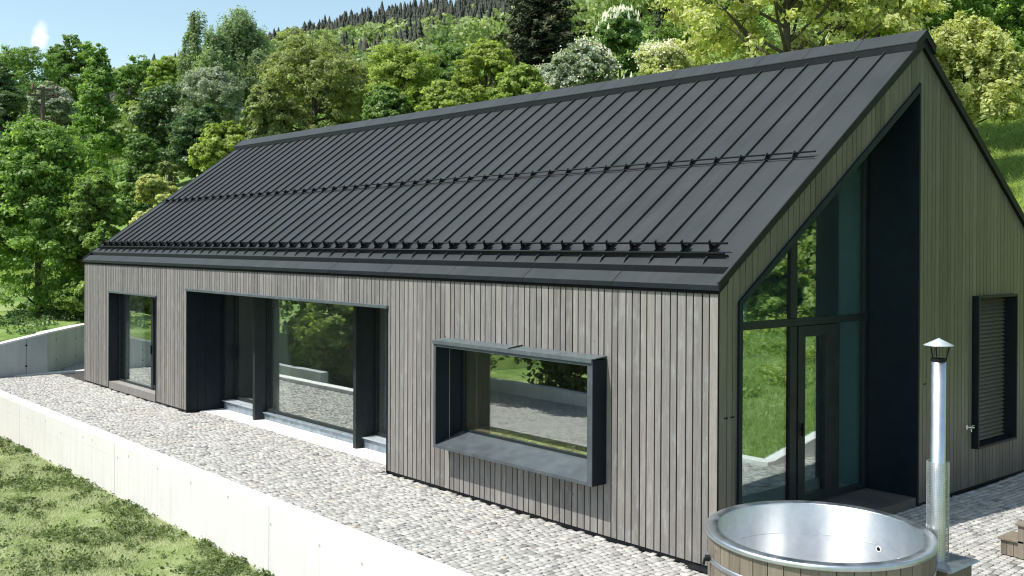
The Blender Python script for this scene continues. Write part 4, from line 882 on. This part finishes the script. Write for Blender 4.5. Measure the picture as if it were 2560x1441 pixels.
# far wooded hill: one mass of crowns each
rng = np.random.default_rng(5)
def in_view(x, y, m=.05):
    dx, dy = x-6.89, y+8.88; z = dx*F.x+dy*F.y; u = (dx*Rv.x+dy*Rv.y)/np.maximum(z, .1); return (z > 5) & (u > -.52-m) & (u < .52+m)
N_ = 24000; xs = rng.uniform(-480, 60, N_); ys = rng.uniform(20, 460, N_); d = np.hypot(xs-6.9, ys+8.9)
keep = in_view(xs, ys) & (d > 105) & (d < 455) & (rng.uniform(size=N_) < np.where(d < 250, .62, .9)); xs, ys, d = xs[keep], ys[keep], d[keep]
fx = np.sin(xs*.021+1.3)*np.cos(ys*.027+.4)+.5*np.sin(xs*.06+ys*.045)+.35*np.sin(ys*.11-xs*.03)
ridge = (d-105)/350
con = (fx+ridge*2.2-1.05+rng.normal(0, .5, len(xs))) > 0
zs = H(xs, ys)
P = []; N = []; T = []; S_ = []
for x, y, z, q in zip(xs[~con], ys[~con], zs[~con], d[~con]):
    k = int(330 if q < 165 else 170 if q < 240 else 90); w = rng.uniform(2.2, 4.2); h = rng.uniform(3.5, 6.5); dd = rsph(k); dd[:, 2] = np.abs(dd[:, 2])*1.2-.35
    lob = rsph(5)*.55; lob[:, 2] = np.abs(lob[:, 2]); j = rng.integers(0, 5, k)
    pos = np.array([x, y, z+h*.55])+(lob[j]+dd*.55)*np.array([w, w, h*.55]); P.append(pos); N.append(unit(dd+rng.normal(size=(k, 3))*.35)); T.append(np.clip(rng.normal(0, .12, k)+rng.uniform(.1, .95), 0, 1)); S_.append(rng.uniform(.7, 1.25, k)*(.55 if q < 165 else .8 if q < 240 else 1.1))
V, Q, T = cards(np.concatenate(P), np.concatenate(N), np.concatenate(S_), np.concatenate(T), .8)
tag(npmesh('broadleaf_forest', V, Q, T, m_lf['fardec']), kind='stuff', label='light green broadleaf woodland covering the lower hillside')
V = []; T = []; Q = []
for x, y, z in zip(xs[con], ys[con], zs[con]):
    h = 3.5+6.5*rng.beta(2, 2.5); w = h*rng.uniform(.16, .25); tn = rng.uniform(.1, 1.0); nl = 7; a0 = rng.uniform(0, 6)
    for i in range(nl):
        u = i/nl; zc = z+h*(.12+.88*u); r = w*(1-u)**.85+.15; n = 7; k = len(V); ap = (x, y, min(z+h, zc+h*.24)); V.append(ap); T.append(tn)
        for q in range(2*n):
            a = a0+i*.7+math.pi*q/n; rr = r*(1 if q % 2 == 0 else .45)*rng.uniform(.8, 1.15); V.append((x+rr*math.cos(a), y+rr*math.sin(a), zc+(-.35 if q % 2 == 0 else .25)*rng.uniform(.5, 1.2))); T.append(tn+rng.uniform(-.15, .15))
        for q in range(2*n): Q.append((k, k+1+q, k+1+(q+1) % (2*n)))
tag(npmesh('conifer_forest', np.array(V), np.array(Q), np.array(T), m_lf['farcon']), kind='stuff', label='dark spruce forest along the skyline of the hill')

# undergrowth on the near slopes
xs = []; ys = []
def scatter(n, x0, x1, y0, y1): return rng.uniform(x0, x1, n), rng.uniform(y0, y1, n)
def underwood(name, label, pts, w0, w1, leaf, k, sz):
    P = []; N = []; T = []
    for x, y in pts:
        w = rng.uniform(w0, w1); dd = rsph(k); dd[:, 2] = np.abs(dd[:, 2]); P.append(np.array([x, y, float(H(x, y))])+dd*np.array([w, w, w*.8])*rng.uniform(.5, 1, (k, 1))); N.append(unit(dd+rng.normal(size=(k, 3))*.6)); T.append(np.clip(rng.normal(0, .15, k)+rng.uniform(.2, .8), 0, 1))
    V, Q, T = cards(np.concatenate(P), np.concatenate(N), sz*rng.uniform(.5, 1.3, sum(map(len, P))), np.concatenate(T)); tag(npmesh(name, V, Q, T, m_lf[leaf]), kind='stuff', label=label)
a, c = scatter(900, -115, 8, 20, 110); d = np.hypot(a-6.9, c+8.9); k = in_view(a, c) & (d > 44) & ~((a > -14) & (d < 52)) & ~((a < -30) & (a > -62) & (c < 21) & (c > 12)); underwood('undergrowth', 'mixed green undergrowth between the trees behind the house', list(zip(a[k], c[k])), .9, 2.2, 'green', 170, .3)
pts = [(x, y) for x, y in zip(*scatter(700, -60, -22.6, -3, 9)) if x < wallx(y)-.55 and rng.uniform() < (1.0 if x > wallx(y)-5 else .25)]
underwood('ground_cover', 'dark weeds and low shrubs above the grey concrete wall', pts, .25, .55, 'dark', 90, .1)

# tall grass on the meadow to the right and fence slope
def blades(name, label, X, Y, Z, hgt, wid, mat, lean=.35):
    n = len(X); a = rng.uniform(0, 6.283, n); h = hgt*rng.uniform(.5, 1.3, n); d = np.stack([np.cos(a), np.sin(a), 0*a], 1); P = np.stack([X, Y, Z], 1)
    tip = P+np.stack([rng.normal(0, lean, n)*h, rng.normal(0, lean, n)*h, h], 1); w = wid*rng.uniform(.6, 1.3, n)[:, None]
    V = np.stack([P-d*w, P+d*w, tip], 1).reshape(-1, 3); T = np.repeat(np.clip(rng.normal(.5, .25, n), 0, 1), 3)
    return tag(npmesh(name, V, np.arange(3*n).reshape(-1, 3), T, mat), kind='stuff', label=label)
m_blade = M_leaf('grass_blades', (.14, .22, .05), (.28, .38, .12), (.5, .54, .28), .45)
n = 90000; a, c = scatter(n, -16, -4, 15, 42); k = in_view(a, c, .01); a, c = a[k], c[k]; blades('meadow_grass', 'tall pale green meadow grass on the slope right of the house', a, c, H(a, c), .2, .022, m_blade, 1.1)
a, c = scatter(26000, -45, -28, 3.5, 13); a, c = a[in_view(a, c)], c[in_view(a, c)]; blades('slope_grass', 'grass on the slope left of the house', a, c, H(a, c), .3, .02, m_blade)
# mown lawn with weed clumps
m_lawnb = M_leaf('lawn_blades', (.14, .18, .065), (.26, .32, .13), (.47, .5, .32), .3)
m_weed = M_leaf('weed_leaves', (.055, .09, .028), (.10, .15, .048), (.18, .23, .085), .35)
n = 190000; a = rng.uniform(-19, -1.8, n); c = -2.47-rng.uniform(0, 1, n)**1.1*4.2; k = in_view(a, c, .03); a, c = a[k], c[k]
pat = np.sin(a*1.1+c*2.3)+np.sin(a*2.7-c*1.9+1)+.8*np.sin(a*5.1+c*4.3)
k = rng.uniform(size=len(a)) < np.where(pat > -.2, 1, .5); a, c = a[k], c[k]
z = -.86-.02*np.maximum(0, -2.5-c)
n = len(a); th = .9+rng.normal(0, .5, n); hh = .045*rng.uniform(.5, 1.4, n); P = np.stack([a, c, z], 1); d = np.stack([np.cos(th), np.sin(th), 0*th], 1)
tip = P+np.stack([np.cos(th+1.5)*.05+rng.normal(0, .02, n), np.sin(th+1.5)*.05+rng.normal(0, .02, n), hh], 1); V = np.stack([P-d*.0045, P+d*.0045, tip], 1).reshape(-1, 3)
tag(npmesh('mown_grass', V, np.arange(3*n).reshape(-1, 3), np.repeat(np.clip(rng.normal(.55, .25, n), 0, 1), 3), m_lawnb), kind='stuff', label='short mown grass in front of the retaining wall')
P = []; N = []; T = []
cl = 0
while cl < 1300:
    x = rng.uniform(-19, -1.8); y = -2.5-rng.uniform(0, 1)**1.3*4.0
    pt = np.sin(x*1.7+y*1.3+2)+np.sin(x*3.1-y*2.9)
    if y > -2.75 and rng.uniform() < .22: pt = 2
    if pt < .15: 
        if rng.uniform() < .82: continue
    k = int(rng.uniform(14, 46)); r = rng.uniform(.03, .11); q = rng.normal(size=(k, 3))*r*np.array([1, 1, .0]); hgt = rng.uniform(.02, .11, k)
    P.append(np.stack([x+q[:, 0], y+q[:, 1], -.87-.02*max(0, -2.5-y)+hgt], 1)); N.append(unit(rng.normal(size=(k, 3))*.6+[0, 0, 1])); T.append(np.clip(rng.normal(.45, .25, k), 0, 1)); cl += 1
P = np.concatenate(P); P[:, 1] = np.minimum(P[:, 1], -2.48)
V, Q, T = cards(P, np.concatenate(N), .045*rng.uniform(.5, 1.4, len(P)), np.concatenate(T), .7)
tag(npmesh('weeds', V, Q, T, m_weed), kind='stuff', label='dark clumps of weeds in the mown lawn')

# utility pole with wires, fence, stones
PX, PY = -37.8, 4.2; zb = float(H(PX, PY))
up = thing('utility_pole', 'weathered wooden utility pole with crossarms in front of the trees', 'utility pole', loc=(PX, PY, zb))
def ub(b, name, mat): o = b.build(name, mat, None); o.parent = up
zt = 9.93-zb
b = MB(); b.tube((0, 0, -.5), (0, 0, zt), .10, .075, 12); ub(b, 'pole', m_bark)
b = MB(); b.box(-.07, .07, -.6, .6, zt-.42, zt-.34); ub(b, 'crossarm', m_bark); b = MB(); b.box(-.06, .06, -.42, .42, zt-.14, zt-.07); ub(b, 'crossarm', m_bark)
b = MB()
for y in (-.55, -.3, .3, .55): b.tube((0, y, zt-.34), (0, y, zt-.2), .04, n=8)
for y in (-.38, .38): b.tube((0, y, zt-.07), (0, y, zt+.08), .04, n=8)
ub(b, 'insulator', M_plain('insulator', (.2, .09, .06), .3))
b = MB()
for y in (-.55, .55):
    for sx in (-1, 1):
        pts = [Vector((sx*24*t, y+sx*10*t, zt-.2-2.2*t*(1-t)*4*.4+sx*.5*t)) for t in np.linspace(0, 1, 9)]
        b.path(pts, [.0045]*9, 4)
ub(b, 'wire', m_black)
fe = thing('wire_fence', 'thin green wire mesh fence crossing the grass left of the roof', 'fence'); b = MB(); m_fence = M_plain('fence_wire', (.10, .16, .12), .6)
fp = [(-38.0+i*2.0, 10.4+i*1.0) for i in range(6)]
for x, y in fp: b.tube((x, y, float(H(x, y))-.2), (x, y, float(H(x, y))+1.5), .03, n=6)
b.build('fence_post', m_fence, fe); b = MB()
for (xa, ya), (xb, yb) in zip(fp, fp[1:]):
    for k in range(9): z = .1+k*.17; b.tube((xa, ya, float(H(xa, ya))+z), (xb, yb, float(H(xb, yb))+z), .004, n=4, caps=False)
    for k in range(14): t = k/14; x, y = xa+(xb-xa)*t, ya+(yb-ya)*t; zz = float(H(xa, ya))*(1-t)+float(H(xb, yb))*t; b.tube((x, y, zz+.05), (x, y, zz+1.46), .003, n=4, caps=False)
b.build('wire_mesh', m_fence, fe)


rs = random.Random(3); sw = thing('stone_pile', 'small dry stone wall at the top of the meadow right of the roof', 'stone pile', loc=(-14.5, 38.1, float(H(-14.5, 38.1))))
m_rock = M_plain('field_stone', (.3, .3, .29), .9, 0, .3, 4)
for i in range(16):
    b = MB(); w, d_, h = rs.uniform(.25, .55), .35, rs.uniform(.1, .18); x = -1.1+(i % 6)*.42+rs.uniform(-.05, .05)+(i//6)*.12; z = (i//6)*.17
    P = []
    for sx, sy, sz in ((-1,-1,0),(1,-1,0),(1,1,0),(-1,1,0),(-1,-1,1),(1,-1,1),(1,1,1),(-1,1,1)): P.append((x+sx*w/2*rs.uniform(.8, 1), sy*d_/2*rs.uniform(.8, 1), z+sz*h*rs.uniform(.8, 1)))
    b.add(P, [(0,3,2,1),(4,5,6,7),(0,1,5,4),(1,2,6,5),(2,3,7,6),(3,0,4,7)]); o = b.build('stone', m_rock, None, .03); o.parent = sw

n = 60000; a = rng.uniform(1.46, 9, n); c = rng.uniform(5.12, 18, n); blades('bank_grass', 'rough green grass on the bank beside the gable terrace', a, c, H(a, c), .13, .008, m_blade)

pts = [(rng.uniform(2.6, 9), rng.uniform(6.8, 13.5)) for _ in range(150)]; pts = [q for q in pts if rng.uniform() < (q[1]-6)/8]
underwood('bank_plants', 'low wild plants on the grass bank beside the gable terrace', pts, .25, .6, 'lime', 110, .1)
